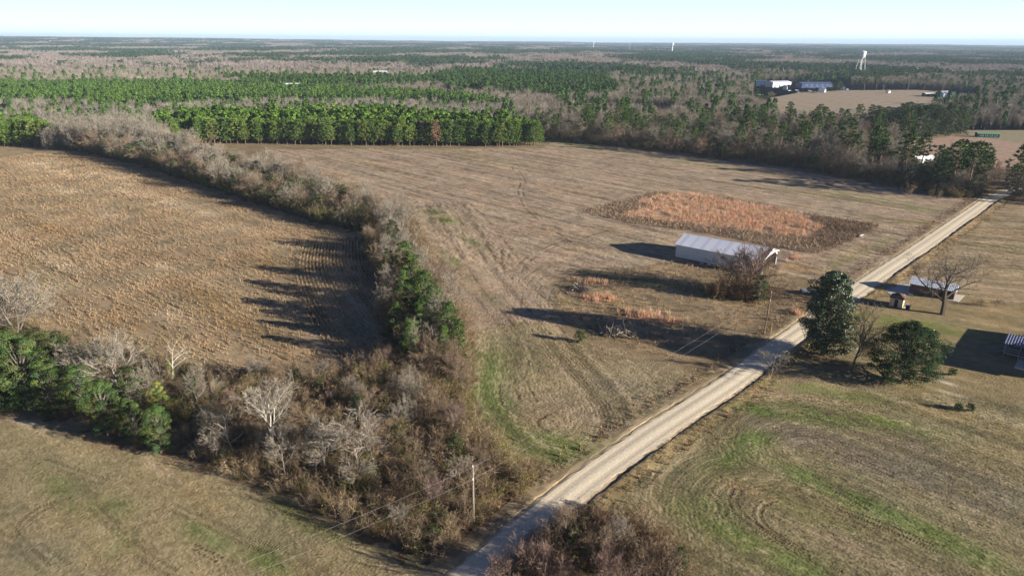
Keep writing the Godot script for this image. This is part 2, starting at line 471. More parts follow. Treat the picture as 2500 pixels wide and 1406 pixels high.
	# the near right field: greener bands round a greyer middle
	for a in [[Vector2(49.06, -94.33), 14, 4, 0.75, Vector3(110, 98, 82), 1.0], [Vector2(56.05, -88.79), 18, 5, 0.75, Vector3(112, 100, 82), 1.0], [Vector2(64.20, -83.78), 18, 5, 0.75, Vector3(108, 100, 80), 1.0], [Vector2(68.82, -80.08), 12, 5, 0.75, Vector3(112, 104, 82), 0.9], [Vector2(57.36, -98.08), 16, 3, 0.7, Vector3(118, 102, 84), 0.9],
			[Vector2(45.75, -103.18), 12, 2.2, 0.35, Vector3(84, 104, 42), 1.0], [Vector2(52.80, -103.27), 10, 1.8, 0.6, Vector3(84, 102, 42), 0.9], [Vector2(63.78, -100.08), 7, 1.8, 0.6, Vector3(94, 112, 42), 1.0], [Vector2(61.12, -109.10), 10, 2, 0.5, Vector3(104, 112, 56), 0.7], [Vector2(37.93, -94.20), 5, 2.5, -0.6, Vector3(82, 104, 42), 0.95], [Vector2(33.95, -89.62), 7, 2.5, -0.7, Vector3(88, 102, 46), 0.9],
			[Vector2(42.14, -86.54), 6, 2, 0.8, Vector3(92, 108, 52), 1.0], [Vector2(46.08, -81.68), 9, 2, 0.75, Vector3(92, 108, 52), 1.0], [Vector2(50.79, -77.25), 10, 2, 0.75, Vector3(92, 108, 52), 1.0], [Vector2(54.67, -72.39), 10, 2, 0.75, Vector3(88, 104, 44), 0.9], [Vector2(58.18, -67.99), 10, 2, 0.75, Vector3(92, 104, 50), 0.8],
			[Vector2(39.07, -77.13), 7, 2.5, 0.75, Vector3(90, 104, 46), 0.9], [Vector2(41.01, -73.83), 6, 2, 0.75, Vector3(92, 104, 48), 0.8], [Vector2(26.49, -77.86), 5, 2.5, 0.6, Vector3(88, 102, 46), 0.9], [Vector2(29.21, -72.14), 9, 2, 0.75, Vector3(88, 102, 44), 0.9], [Vector2(32.90, -67.75), 9, 2.5, 0.75, Vector3(90, 104, 46), 0.9], [Vector2(37.08, -65.73), 8, 2, 0.75, Vector3(92, 104, 50), 0.8],
			[Vector2(33.84, -81.55), 8, 2, 0.7, Vector3(146, 122, 82), 0.7], [Vector2(43.34, -70.76), 12, 2.5, 0.75, Vector3(128, 112, 84), 0.8], [Vector2(47.31, -66.50), 12, 2.5, 0.75, Vector3(126, 110, 82), 0.8], [Vector2(58.12, -76.47), 14, 2, 0.75, Vector3(124, 112, 82), 0.6], [Vector2(28.13, -94.08), 10, 4, -0.7, Vector3(138, 118, 80), 0.7], [Vector2(46.62, -109.66), 9, 2, 0.2, Vector3(150, 122, 88), 0.8], [Vector2(74.03, -103.54), 12, 3, 0.4, Vector3(140, 120, 78), 0.8], [Vector2(19.48, -82.34), 6, 5, -0.7, Vector3(136, 118, 80), 0.7], [Vector2(87.34, -110.98), 9, 5, 0.3, Vector3(136, 120, 82), 0.8]]:
		blob(a[0], a[1], a[2], a[3], a[4], a[5])
	# the yard: greener turf, sandy worn ground
	for a in [[Vector2(88.22, -143.51), 12, 4, 0.5, Vector3(104, 112, 50), 1.0], [Vector2(96.20, -141.29), 7, 3, 0.6, Vector3(106, 120, 44), 1.0], [Vector2(86.05, -134.46), 8, 3, 0.5, Vector3(112, 116, 58), 0.8], [Vector2(106.52, -143.82), 12, 1.2, 0.5, Vector3(168, 138, 104), 0.8], [Vector2(115.80, -151.46), 12, 3, 0.5, Vector3(146, 124, 88), 0.7], [Vector2(101.44, -168.39), 5, 2, 0.3, Vector3(190, 182, 168), 0.9], [Vector2(93.11, -164.53), 5, 1.2, 0.5, Vector3(158, 138, 96), 0.8], [Vector2(100.16, -156.56), 9, 1.8, 0.4, Vector3(150, 124, 86), 0.7],
			[Vector2(80.76, -115.66), 3.2, 0.8, 0.75, Vector3(206, 194, 172), 0.9], [Vector2(79.82, -110.87), 3, 0.8, 0.75, Vector3(200, 188, 166), 0.9], [Vector2(82.64, -118.20), 2.5, 0.6, 0.6, Vector3(200, 188, 166), 0.8], [Vector2(63.19, -124.16), 5, 2.5, 0.2, Vector3(120, 96, 68), 0.7], [Vector2(72.37, -126.18), 4, 3, 0.4, Vector3(138, 118, 78), 0.7], [Vector2(56.17, -111.32), 12, 1.6, 0.3, Vector3(104, 110, 56), 0.8], [Vector2(62.19, -111.40), 8, 1.4, 0.3, Vector3(112, 114, 58), 0.7]]:
		blob(a[0], a[1], a[2], a[3], a[4], a[5])
	# far right field lines, bottom left patches
	for a in [[Vector2(147.78, -207.21), 26, 4, 0.3, Vector3(124, 116, 78), 0.8], [Vector2(137.71, -182.64), 22, 3, 0.4, Vector3(120, 110, 78), 0.7], [Vector2(157.85, -227.20), 16, 3, 0.3, Vector3(152, 130, 92), 0.6], [Vector2(125.24, -168.86), 18, 1.4, 0.5, Vector3(164, 140, 104), 0.8],
			[Vector2(-65.31, -82.37), 5, 2, 0.6, Vector3(100, 106, 58), 0.9], [Vector2(-58.54, -77.85), 5, 2, 0.7, Vector3(102, 108, 60), 0.8], [Vector2(-53.06, -77.04), 3, 2, 0.7, Vector3(94, 104, 56), 0.8], [Vector2(-41.31, -73.02), 4, 1.6, 0.7, Vector3(98, 108, 54), 0.8], [Vector2(-36.37, -69.99), 4, 1.4, 0.7, Vector3(92, 104, 52), 0.8], [Vector2(-29.74, -67.17), 4, 2, 0.7, Vector3(98, 108, 56), 0.8], [Vector2(-49.69, -69.86), 3, 2, 0.7, Vector3(100, 106, 60), 0.6], [Vector2(-60.45, -69.03), 4, 3, 0.6, Vector3(112, 106, 80), 0.8], [Vector2(-54.15, -66.26), 6, 2, 0.6, Vector3(114, 108, 80), 0.8], [Vector2(-28.77, -75.59), 6, 1.6, 0.7, Vector3(112, 112, 60), 0.8], [Vector2(-23.59, -72.40), 5, 1.4, 0.7, Vector3(116, 112, 60), 0.8],
			[Vector2(-52.72, -86.51), 9, 1.0, 0.65, Vector3(178, 156, 126), 0.7], [Vector2(-73.32, -94.04), 12, 1.4, 0.5, Vector3(160, 134, 92), 0.6], [Vector2(-41.83, -78.03), 8, 2, 0.7, Vector3(150, 124, 84), 0.6], [Vector2(-80.49, -98.91), 10, 1.3, 0.45, Vector3(176, 158, 132), 0.7],
			[Vector2(39.58, -168.76), 12, 2.5, 0.5, Vector3(88, 104, 52), 0.9], [Vector2(46.26, -161.25), 8, 2, 0.5, Vector3(112, 112, 64), 0.7], [Vector2(16.13, -169.90), 7, 4, 0.3, Vector3(146, 120, 82), 0.8], [Vector2(30.38, -152.57), 10, 3, 0.5, Vector3(142, 118, 80), 0.6], [Vector2(23.23, -157.94), 5, 1.6, 0.4, Vector3(176, 118, 76), 0.8], [Vector2(29.49, -147.38), 5, 1.6, 0.4, Vector3(176, 120, 78), 0.8], [Vector2(13.02, -156.34), 3, 2, 0.4, Vector3(108, 112, 60), 0.8], [Vector2(51.64, -145.29), 7, 3, 0.3, Vector3(150, 124, 92), 0.7], [Vector2(49.31, -150.28), 9, 1.4, 0.2, Vector3(132, 122, 108), 0.5], [Vector2(62.92, -150.52), 5, 1.5, -0.6, Vector3(128, 118, 100), 0.7], [Vector2(68.90, -155.98), 5, 1.5, -0.6, Vector3(126, 116, 100), 0.7], [Vector2(40.67, -125.70), 8, 2.5, -0.6, Vector3(128, 104, 72), 0.6], [Vector2(78.94, -185.07), 7, 2, 0.2, Vector3(166, 130, 80), 0.7],
			[Vector2(71.31, -227.69), 8, 2, 0.5, Vector3(150, 136, 118), 0.6], [Vector2(34.56, -247.26), 8, 3, 0.4, Vector3(150, 138, 124), 0.7], [Vector2(78.05, -210.18), 12, 2, 0.5, Vector3(150, 134, 112), 0.7], [Vector2(90.67, -205.87), 8, 2.5, 0.5, Vector3(150, 136, 112), 0.7], [Vector2(114.00, -226.09), 14, 4, 0.4, Vector3(84, 74, 60), 0.8]]:
		blob(a[0], a[1], a[2], a[3], a[4], a[5])
	for c in canvases:
		finish_canvas(c)
	lay_tracks()
	var n := 0
	for c in canvases:
		lay_sheet(c, n)
		n += 1
	build_far_land()

func finish_canvas(c: Canvas) -> void:
	var bytes := PackedByteArray()
	bytes.resize(c.nx * c.nz * 4)
	for j in c.nz:
		var z: float = c.z0 + j * c.cell
		for i in c.nx:
			var k: int = j * c.nx + i
			var x: float = c.x0 + i * c.cell
			var t := 1.0 + 0.16 * patchy.get_noise_2d(x, z) + 0.10 * grain.get_noise_2d(x, z)
			var g := 0.05 * patchy.get_noise_2d(x * 0.7 + 300.0, z * 0.7)
			var q: Vector3 = c.px[k] * t
			q = Vector3(q.x * (1.0 + g), q.y, q.z * (1.0 - 0.6 * g)).clamp(Vector3.ZERO, Vector3.ONE * 250.0)
			var lum := q.x * 0.3 + q.y * 0.55 + q.z * 0.15
			q = (q.lerp(Vector3(lum, lum, lum), 0.12) * 1.09).clamp(Vector3.ZERO, Vector3.ONE * 250.0)
			c.px[k] = q
			bytes[k * 4] = int(q.x); bytes[k * 4 + 1] = int(q.y); bytes[k * 4 + 2] = int(q.z); bytes[k * 4 + 3] = 255
	c.im = Image.create_from_data(c.nx, c.nz, false, Image.FORMAT_RGBA8, bytes)
	c.im.resize(c.hx, c.hz, Image.INTERPOLATE_CUBIC)
	var near: bool = c.w < 400.0
	speckle(c, 21, 512, 0.30, Vector3(84, 72, 54), 0.5, 0.52)
	speckle(c, 22, 384, 0.34, Vector3(206, 186, 152), 0.45, 0.54)
	speckle(c, 23, 448, 0.04, Vector3(92, 96, 56), 0.3, 0.55)
	lay_rows(c, near)

var hedge_line := pts([-38.15, -265.56, -31.68, -233.38, -23.61, -198.81, -15.03, -169.28, -8.13, -149.26, -5.84, -128.88, -6.77, -114.42, -5.96, -106.00, -2.54, -97.97, 2.06, -90.35, 5.76, -88.75])
var arc_line := pts([7.42, -142.13, 12.32, -123.39, 15.45, -114.73, 18.02, -105.61, 18.10, -98.86, 16.00, -93.35])
var head_line := pts([-68.76, -218.84, -59.80, -182.12, -51.37, -159.40, -41.46, -138.98, -32.36, -122.72])

func off_line(p: Vector2, line: PackedVector2Array) -> float:
	var best := 1e9
	for i in line.size() - 1:
		best = minf(best, p.distance_squared_to(Geometry2D.get_closest_point_to_segment(p, line[i], line[i + 1])))
	return sqrt(best)

func across(p: Vector2, zone: int) -> float:
	# metres across the rows in which a field was worked
	match zone:
		1:
			return -p.x * sin(0.655) + p.y * cos(0.655)
		2:
			return off_line(p, head_line)
		3:
			var d := off_line(p, hedge_line)
			return d if d < 21.0 and p.y > -265.0 else -p.x * sin(0.80) + p.y * cos(0.80)
		4:
			var d := off_line(p, hedge_line)
			var e := off_line(p, arc_line)
			return d if d < e * 1.3 else e
		6:
			return minf(p.distance_to(Geometry2D.get_closest_point_to_segment(p, Vector2(46.89, -91.43), Vector2(77.50, -61.62))), p.distance_to(Geometry2D.get_closest_point_to_segment(p, Vector2(36.31, -76.42), Vector2(56.60, -58.52))) + 0.3)
		8:
			return -p.x * sin(0.22) + p.y * cos(0.22)
	return -p.x * sin(0.72) + p.y * cos(0.72)

func lay_rows(c: Canvas, near: bool) -> void:
	# paler and darker colour streaks in rows along each field, and rows of low ridges of their own
	var w := c.hx / 2
	var h := c.hz / 2
	var fine := noise_of(61, 1.0, 2)
	var band := noise_of(62, 1.0, 2)
	var ridge := noise_of(63, 1.0, 2)
	var fa := 2.3 if near else 0.8
	var out := PackedByteArray()
	out.resize(w * h * 4)
	var bump := PackedByteArray()
	bump.resize(w * h)
	var strength := [0.25, 0.42, 0.75, 0.58, 0.62, 0.45, 0.62, 0.25, 0.5]
	for j in h:
		var z := c.z0 + c.d * (j + 0.5) / h
		for i in w:
			var x := c.x0 + c.w * (i + 0.5) / w
			var k := j * w + i
			bump[k] = 128
			if absf(x) > -z * 0.86 + 10.0:
				continue
			var id := c.zone[c.index(x, z)]
			var p := Vector2(x, z)
			var u := across(p, id)
			var v := x * 0.76 + z * 0.65
			var n1 := fine.get_noise_2d(u * fa, v * 0.22 * fa)
			var n2 := band.get_noise_2d(u * 0.22, v * 0.012)
			var t: float = (n1 * 0.75 + n2 * 0.65) * strength[id]
			var a := clampf(absf(t) * 1.5, 0.0, 0.7)
			var m := k * 4
			if t > 0.0:
				out[m] = 204; out[m + 1] = 180; out[m + 2] = 148
			else:
				out[m] = 82; out[m + 1] = 74; out[m + 2] = 56
			out[m + 3] = int(a * 255.0)
			bump[k] = int(clampf(128.0 + 190.0 * ridge.get_noise_2d(u * fa * 1.1, v * 0.25 * fa) * strength[id], 0.0, 255.0))
	var im := Image.create_from_data(w, h, false, Image.FORMAT_RGBA8, out)
	im.resize(c.hx, c.hz, Image.INTERPOLATE_BILINEAR)
	c.im.blend_rect(im, Rect2i(0, 0, c.hx, c.hz), Vector2i.ZERO)
	c.hm = Image.create_from_data(w, h, false, Image.FORMAT_L8, bump)
	c.hm.resize(c.hx, c.hz, Image.INTERPOLATE_BILINEAR)
	c.hm.convert(Image.FORMAT_RGBA8)
	var n := noise_of(31, 0.32, 2).get_seamless_image(512, 512)
	n.convert(Image.FORMAT_L8)
	var data := n.get_data()
	var veil := PackedByteArray()
	veil.resize(512 * 512 * 4)
	for k in 512 * 512:
		veil[k * 4] = data[k]; veil[k * 4 + 1] = data[k]; veil[k * 4 + 2] = data[k]; veil[k * 4 + 3] = 110
	var vi := Image.create_from_data(512, 512, false, Image.FORMAT_RGBA8, veil)
	for j in range(0, c.hz, 512):
		for i in range(0, c.hx, 512):
			c.hm.blend_rect(vi, Rect2i(0, 0, 512, 512), Vector2i(i, j))

func lay_tracks() -> void:
	var soil := Vector3(84, 68, 48)
	var straw := Vector3(190, 162, 120)
	# tramlines through the stubble
	for a in [pts([-186.92, -232.11, -169.41, -219.39, -123.60, -187.56, -87.90, -157.56, -72.98, -145.59, -55.70, -131.97, -44.47, -122.53]), pts([-175.15, -216.16, -158.30, -203.61, -124.58, -177.14, -92.08, -150.89, -73.56, -136.20, -60.51, -126.06]), pts([-200.37, -250.34, -153.09, -219.29, -94.44, -176.02, -70.05, -159.05, -52.70, -145.94]), pts([-192.59, -276.05, -110.90, -210.36, -68.57, -178.32, -56.62, -168.45]), pts([-151.33, -183.88, -120.01, -164.06, -91.04, -140.46, -78.20, -129.76])]:
		track(a, 0.0, 0.38, soil, 0.5, -0.7, 0.3, 3)
		track(a, 1.9, 0.34, soil, 0.4, -0.6, 0.6, 4)
	for k in 26:
		var o := -26.0 + k * 4.2
		track(pts([-202.08, -240.67, -55.70, -131.97, -42.32, -120.75]), o - 20.0, 0.2, soil if k % 2 else straw, 0.25, -0.3, 0.9, 40 + k)
	# curved headland rows at the hedge
	for k in 22:
		track(pts([-65.95, -209.07, -59.80, -182.12, -51.37, -159.40, -41.46, -138.98, -32.78, -124.58]), 0.9 * k - 17.0, 0.2, soil, 0.5, -0.6, 0.35, 70 + k)
	# the big field: long parallel residue rows
	for k in 56:
		var o := -110.0 + k * 4.4
		var b := Vector2(-40, -300) + Vector2(0.717, -0.697) * o
		var t := Vector2(0.697, 0.717)
		var line := PackedVector2Array()
		var start := -190.0
		while start < 190.0:
			var p := b + t * start
			if Geometry2D.is_point_in_polygon(p, Z.big) and not Geometry2D.is_point_in_polygon(p, Z.plot) and p.y < -200.0 + maxf(0.0, p.x - 40.0) * 0.4:
				line.append(p + Vector2(0, 2.0 * patchy.get_noise_2d(p.x * 0.3, p.y * 0.3)))
			start += 6.0
		if line.size() > 3:
			track(line, 0.0, 0.5, straw if k % 3 else soil, 0.35, 0.4 if k % 3 else -0.5, 0.55, 100 + k)
	for k in 14:
		track(pts([-35.96, -255.09, -26.19, -222.52, -20.12, -194.68, -12.04, -164.63, -5.59, -145.53, -1.67, -133.05]), -1.6 * k - 1.0, 0.35, straw if k % 2 else soil, 0.3, 0.3 if k % 2 else -0.3, 0.6, 170 + k)
	for a in [pts([0.62, -340.24, 4.32, -308.79, 3.15, -282.24, 5.97, -252.94, 12.53, -228.91, 19.32, -208.77]), pts([-2.26, -195.09, -1.73, -179.72, 0.01, -160.38, 2.38, -144.44]), pts([9.18, -183.59, 4.36, -172.94, 1.55, -160.41, 1.19, -149.42]), pts([-4.42, -199.26, -3.43, -179.68, -1.06, -166.39]), pts([31.61, -223.99, 12.59, -204.04, 3.47, -187.24, 0.53, -169.59]), pts([19.41, -181.97, 11.11, -176.47, 6.34, -166.53, 4.95, -153.45, 7.42, -142.13])]:
		for o in [-1.0, 1.0]:
			track(a, o, 0.3, soil, 0.25, -0.4, 0.4, 200)
	for k in 8:
		track(pts([16.97, -180.11, 8.59, -169.75, 5.02, -156.19, 6.58, -144.51, 11.24, -131.18]), -0.9 * k, 0.2, straw if k % 2 else soil, 0.35, -0.4, 0.4, 210 + k)
	# the arcs turned above the road
	for k in 9:
		track(pts([7.32, -139.80, 12.32, -123.39, 15.45, -114.73, 18.02, -105.61, 18.10, -98.86, 16.49, -94.53]), 0.75 * k - 2.0, 0.18, soil, 0.5, -0.7, 0.2, 230 + k)
	for k in 10:
		track(pts([11.39, -133.26, 16.61, -125.33, 22.25, -119.05, 26.82, -114.08]), 0.8 * k - 4.0, 0.2, soil if k % 2 else straw, 0.35, -0.5, 0.3, 250 + k)
	for a in [pts([6.78, -102.67, 4.68, -100.64, 4.55, -98.69, 6.15, -96.83]), pts([0.50, -116.17, 0.72, -111.33, 1.44, -107.56]), pts([-2.30, -112.87, -1.89, -106.78, -0.56, -102.58]), pts([1.55, -103.29, 0.97, -100.59, 1.63, -97.39]), pts([-7.53, -121.27, -7.26, -109.68, -5.65, -103.89, -3.25, -99.23, 0.16, -94.33]), pts([3.35, -123.26, 2.79, -114.55, 4.47, -106.87])]:
		track(a, 0.0, 0.26, soil, 0.55, -0.8, 0.15, 270)
	# lug prints and loops in the near fields
	for a in [pts([-70.63, -87.88, -54.67, -81.07, -41.65, -75.04, -33.56, -70.77, -24.26, -67.22]), pts([-59.32, -79.18, -51.36, -72.92, -45.88, -68.44, -40.23, -65.03]), pts([-60.74, -78.72, -63.54, -76.93, -64.05, -74.00, -61.95, -71.26, -56.50, -67.63, -50.50, -64.28]), pts([-68.26, -72.75, -60.21, -68.67, -54.51, -64.51]), pts([-37.24, -80.79, -26.36, -74.78, -18.88, -70.16])]:
		for o in [-0.55, 0.55]:
			lugs(a, o, soil)
	track(pts([-39.70, -69.96, -36.79, -68.53, -35.44, -67.68]), 0.0, 0.12, soil, 0.7, -0.8)
	track(pts([-39.51, -69.52, -37.18, -68.23, -35.83, -67.40]), 0.4, 0.12, soil, 0.6, -0.8)
	for a in [pts([36.67, -79.74, 34.22, -78.38, 33.07, -75.80, 33.72, -72.97, 36.64, -69.58, 40.34, -66.44]), pts([32.24, -82.00, 30.82, -79.23, 31.01, -76.19, 34.23, -71.42, 37.79, -67.45]), pts([28.19, -81.02, 28.99, -78.76, 28.37, -76.59, 26.82, -75.98]), pts([36.35, -101.04, 36.74, -98.46, 35.53, -95.96, 32.44, -95.56]), pts([44.36, -84.55, 46.66, -81.68, 48.98, -78.09]), pts([50.65, -92.03, 53.19, -89.30, 56.29, -85.68]), pts([45.04, -78.05, 50.83, -73.13, 55.06, -68.67])]:
		for o in [-0.5, 0.5]:
			track(a, o, 0.16, soil, 0.5, -0.8, 0.1, 290)
			lugs(a, o, soil)
	for k in 40:
		track(pts([39.24, -94.21, 50.49, -83.64, 61.05, -72.45, 65.28, -66.67]), 0.85 * k - 17.0, 0.13, soil if k % 2 else straw, 0.3, -0.5, 0.6, 300 + k)
	for k in 16:
		track(pts([129.52, -226.48, 144.45, -216.59, 162.18, -198.79]), 2.2 * k - 18.0, 0.3, soil if k % 2 else straw, 0.3, -0.4, 0.5, 350 + k)

func lugs(p: PackedVector2Array, off: float, soil: Vector3) -> void:
	var q := shifted(smooth_line(p, 0.33), off)
	for i in q.size() - 1:
		if patchy.get_noise_2d(q[i].x * 1.2, q[i].y * 1.2) < -0.12:
			continue
		var t := (q[i + 1] - q[i]).normalized()
		var s := Vector2(-t.y, t.x)
		for m in 5:
			dab(canvases[0], q[i] + s * (m - 2) * 0.11 + t * 0.05 * absf(m - 2), 0.0, soil, 0.5, -0.8)

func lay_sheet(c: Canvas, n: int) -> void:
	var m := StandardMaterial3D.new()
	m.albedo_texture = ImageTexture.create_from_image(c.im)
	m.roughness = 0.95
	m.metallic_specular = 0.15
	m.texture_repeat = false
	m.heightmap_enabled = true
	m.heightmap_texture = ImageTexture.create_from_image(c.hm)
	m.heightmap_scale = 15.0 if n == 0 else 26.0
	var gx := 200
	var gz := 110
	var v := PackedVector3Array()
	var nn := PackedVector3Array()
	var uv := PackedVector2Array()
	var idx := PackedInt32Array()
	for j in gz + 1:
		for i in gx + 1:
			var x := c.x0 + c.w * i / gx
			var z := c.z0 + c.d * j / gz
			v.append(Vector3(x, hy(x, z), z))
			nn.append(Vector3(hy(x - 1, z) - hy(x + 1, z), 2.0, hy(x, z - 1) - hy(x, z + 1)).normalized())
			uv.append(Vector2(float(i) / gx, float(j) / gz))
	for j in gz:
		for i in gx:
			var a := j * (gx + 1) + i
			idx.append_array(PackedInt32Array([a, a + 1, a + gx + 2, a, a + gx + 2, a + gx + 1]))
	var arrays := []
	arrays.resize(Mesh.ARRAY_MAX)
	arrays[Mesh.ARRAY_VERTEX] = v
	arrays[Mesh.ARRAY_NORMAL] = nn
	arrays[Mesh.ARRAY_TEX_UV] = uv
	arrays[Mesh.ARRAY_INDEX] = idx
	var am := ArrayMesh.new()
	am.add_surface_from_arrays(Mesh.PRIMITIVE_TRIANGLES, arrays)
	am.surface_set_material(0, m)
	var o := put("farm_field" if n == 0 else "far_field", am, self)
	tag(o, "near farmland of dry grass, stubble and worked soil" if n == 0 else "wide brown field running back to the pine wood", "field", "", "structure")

func streaky(r: float, g: float, b: float, spread_: float, size: Vector3) -> StandardMaterial3D:
	# mown or worked ground: paler and darker swaths running across
	var m := speckled(r, g, b, spread_, 10.0)
	m.uv1_scale = Vector3.ONE / size
	return m

func land_y(x: float, z: float) -> float:
	# the land is flat near by and swells into low hills far off
	var d := Vector2(x, z).length()
	if d < 1500.0:
		return -0.2
	var far := smoothstep(1500.0, 6000.0, d)
	var side := smoothstep(0.15, -0.75, x / maxf(1.0, -z))
	return -0.2 + far * (relief.get_noise_2d(x * 0.018, z * 0.018) * 14.0 + 34.0 * side * smoothstep(3500.0, 7000.0, d))

func build_far_land() -> void:
	var m := speckled(104, 90, 66, 0.25, 60.0)
	var v := PackedVector3Array()
	var nn := PackedVector3Array()
	var idx := PackedInt32Array()
	var rings := [0.0, 200.0, 480.0, 1000.0, 1500.0, 2000.0, 2500.0, 3000.0, 3500.0, 4000.0, 4500.0, 5000.0, 5500.0, 6000.0, 6600.0, 7300.0, 8200.0, 9200.0, 10500.0, 12000.0, 13200.0]
	var spokes := 120
	for r in rings:
		for k in spokes + 1:
			var a := TAU * k / spokes
			var x: float = cos(a) * r
			var z: float = sin(a) * r
			v.append(Vector3(x, land_y(x, z), z))
			nn.append(Vector3.UP)
	for j in rings.size() - 1:
		for k in spokes:
			var a := j * (spokes + 1) + k
			idx.append_array(PackedInt32Array([a, a + 1, a + spokes + 2, a, a + spokes + 2, a + spokes + 1]))
	var arrays := []
	arrays.resize(Mesh.ARRAY_MAX)
	arrays[Mesh.ARRAY_VERTEX] = v
	arrays[Mesh.ARRAY_NORMAL] = nn
	arrays[Mesh.ARRAY_INDEX] = idx
	var am := ArrayMesh.new()
	am.add_surface_from_arrays(Mesh.PRIMITIVE_TRIANGLES, arrays)
	am.surface_set_material(0, m)
	tag(put("ground", am, self), "wooded lowland reaching out to the horizon", "ground", "", "structure")
	sheet("brown_pasture", "brown open pasture with houses along its far side", pts([257.36, -756.34, 365.94, -900.14, 434.12, -936.39, 540.97, -954.44, 577.70, -891.15, 507.10, -765.51, 416.05, -692.62, 319.19, -553.91, 237.90, -502.90, 206.91, -547.41, 243.30, -680.32]), streaky(168, 144, 114, 0.32, Vector3(150, 30, 22)), -0.08)
	sheet("red_clearing", "reddish bare clearing beside a green shed", pts([246.51, -446.41, 314.81, -479.87, 322.60, -450.02, 332.03, -404.26, 272.80, -328.18, 239.17, -349.21, 208.60, -350.43]), streaky(176, 140, 112, 0.3, Vector3(60, 10, 9)), 0.12)
	sheet("grass_clearing", "pale mown grass strip behind a green shed", pts([326.25, -507.60, 416.19, -512.39, 332.03, -404.26, 322.60, -450.02, 312.06, -475.48]), streaky(146, 134, 96, 0.25, Vector3(60, 10, 9)), 0.16)
	sheet("sandy_lane", "thin sandy lane among bare trees beyond the field", pts([47.17, -666.37, 112.06, -627.92, 135.48, -601.32, 133.30, -591.24, 109.57, -613.40, 46.34, -654.09]), speckled(190, 172, 148, 0.12, 5.0), -0.04)

func sheet(called: String, label: String, poly: PackedVector2Array, m: Material, y: float) -> void:
	var mb := MB.new()
	var tri := Geometry2D.triangulate_polygon(poly)
	for i in range(0, tri.size(), 3):
		mb.tri(Vector3(poly[tri[i]].x, y, poly[tri[i]].y), Vector3(poly[tri[i + 1]].x, y, poly[tri[i + 1]].y), Vector3(poly[tri[i + 2]].x, y, poly[tri[i + 2]].y))
	tag(part(called, mb, m, self), label, "field", "", "structure")

# ---------------------------------------------------------------- road
var road := PackedVector2Array()

func build_road() -> void:
	road = smooth_line(pts([-10.20, -55.79, -5.94, -62.75, 3.46, -74.75, 11.84, -84.69, 23.91, -97.42, 40.99, -114.28, 56.22, -130.87, 92.42, -169.16, 128.50, -206.30, 171.73, -251.08, 199.77, -279.58, 232.90, -305.23]), 1.2)
	var m := plain(255, 255, 255, 0.95, 0.0, 0.15)
	m.vertex_color_use_as_albedo = true
	m.heightmap_enabled = true
	m.heightmap_texture = noise_tex(8, 0.05, [Color.BLACK, Color.WHITE])
	m.heightmap_scale = 1.5
	m.albedo_texture = noise_tex(9, 0.02, [Color(0.86, 0.86, 0.85), Color(1, 1, 1)])
	m.uv1_triplanar = true
	m.uv1_world_triplanar = true
	m.uv1_scale = Vector3.ONE / 3.1
	var offs := [-2.95, -2.5, -2.2, -1.75, -1.3, -0.9, -0.45, 0.0, 0.45, 0.9, 1.3, 1.75, 2.2, 2.5, 2.95]
	var high := [0.015, 0.09, 0.13, 0.13, 0.11, 0.12, 0.15, 0.16, 0.15, 0.12, 0.11, 0.13, 0.12, 0.08, 0.015]
	var tone := [0.0, 0.4, 0.85, 1.0, 0.90, 0.93, 1.02, 1.0, 1.0, 0.93, 0.90, 1.0, 0.85, 0.5, 0.0]
	var mb := MB.new()
	var sand := lin(230, 214, 186)
	var edge := lin(170, 148, 116)
	var prev := []
	var pcol := []
	for i in road.size():
		var t := (road[mini(i + 1, road.size() - 1)] - road[maxi(i - 1, 0)]).normalized()
		var s := Vector2(-t.y, t.x)
		var row := []
		var rcol := []
		for k in offs.size():
			var w := 0.55 * grain.get_noise_2d(i * 1.3, k * 9.0) if k < 2 or k > offs.size() - 3 else 0.0
			var q: Vector2 = road[i] + s * (offs[k] + w)
			var y: float = hy(q.x, q.y) + high[k] + (0.05 * grain.get_noise_2d(q.x * 2.0, q.y * 2.0) if k < 2 or k > 12 else 0.0)
			row.append(Vector3(q.x, y, q.y))
			var f: float = clampf(tone[k] + 0.24 * patchy.get_noise_2d(i * 0.12, k * 7.0) , 0.0, 1.1)
			rcol.append(edge.lerp(sand, minf(f, 1.0)) * (1.0 if f <= 1.0 else f))
		if i:
			for k in offs.size() - 1:
				mb.col = pcol[k].lerp(rcol[k + 1], 0.5)
				mb.quad(prev[k], prev[k + 1], row[k + 1], row[k])
		prev = row
		pcol = rcol
	tag(part("dirt_road", mb, m, self), "pale sandy dirt road running diagonally between the fields", "road", "", "structure")
	bank(1.0, 3.0, 0.28, "grassy bank along the sunny edge of the dirt road")
	bank(-1.0, 2.8, 0.10, "low sandy bank along the far edge of the dirt road")

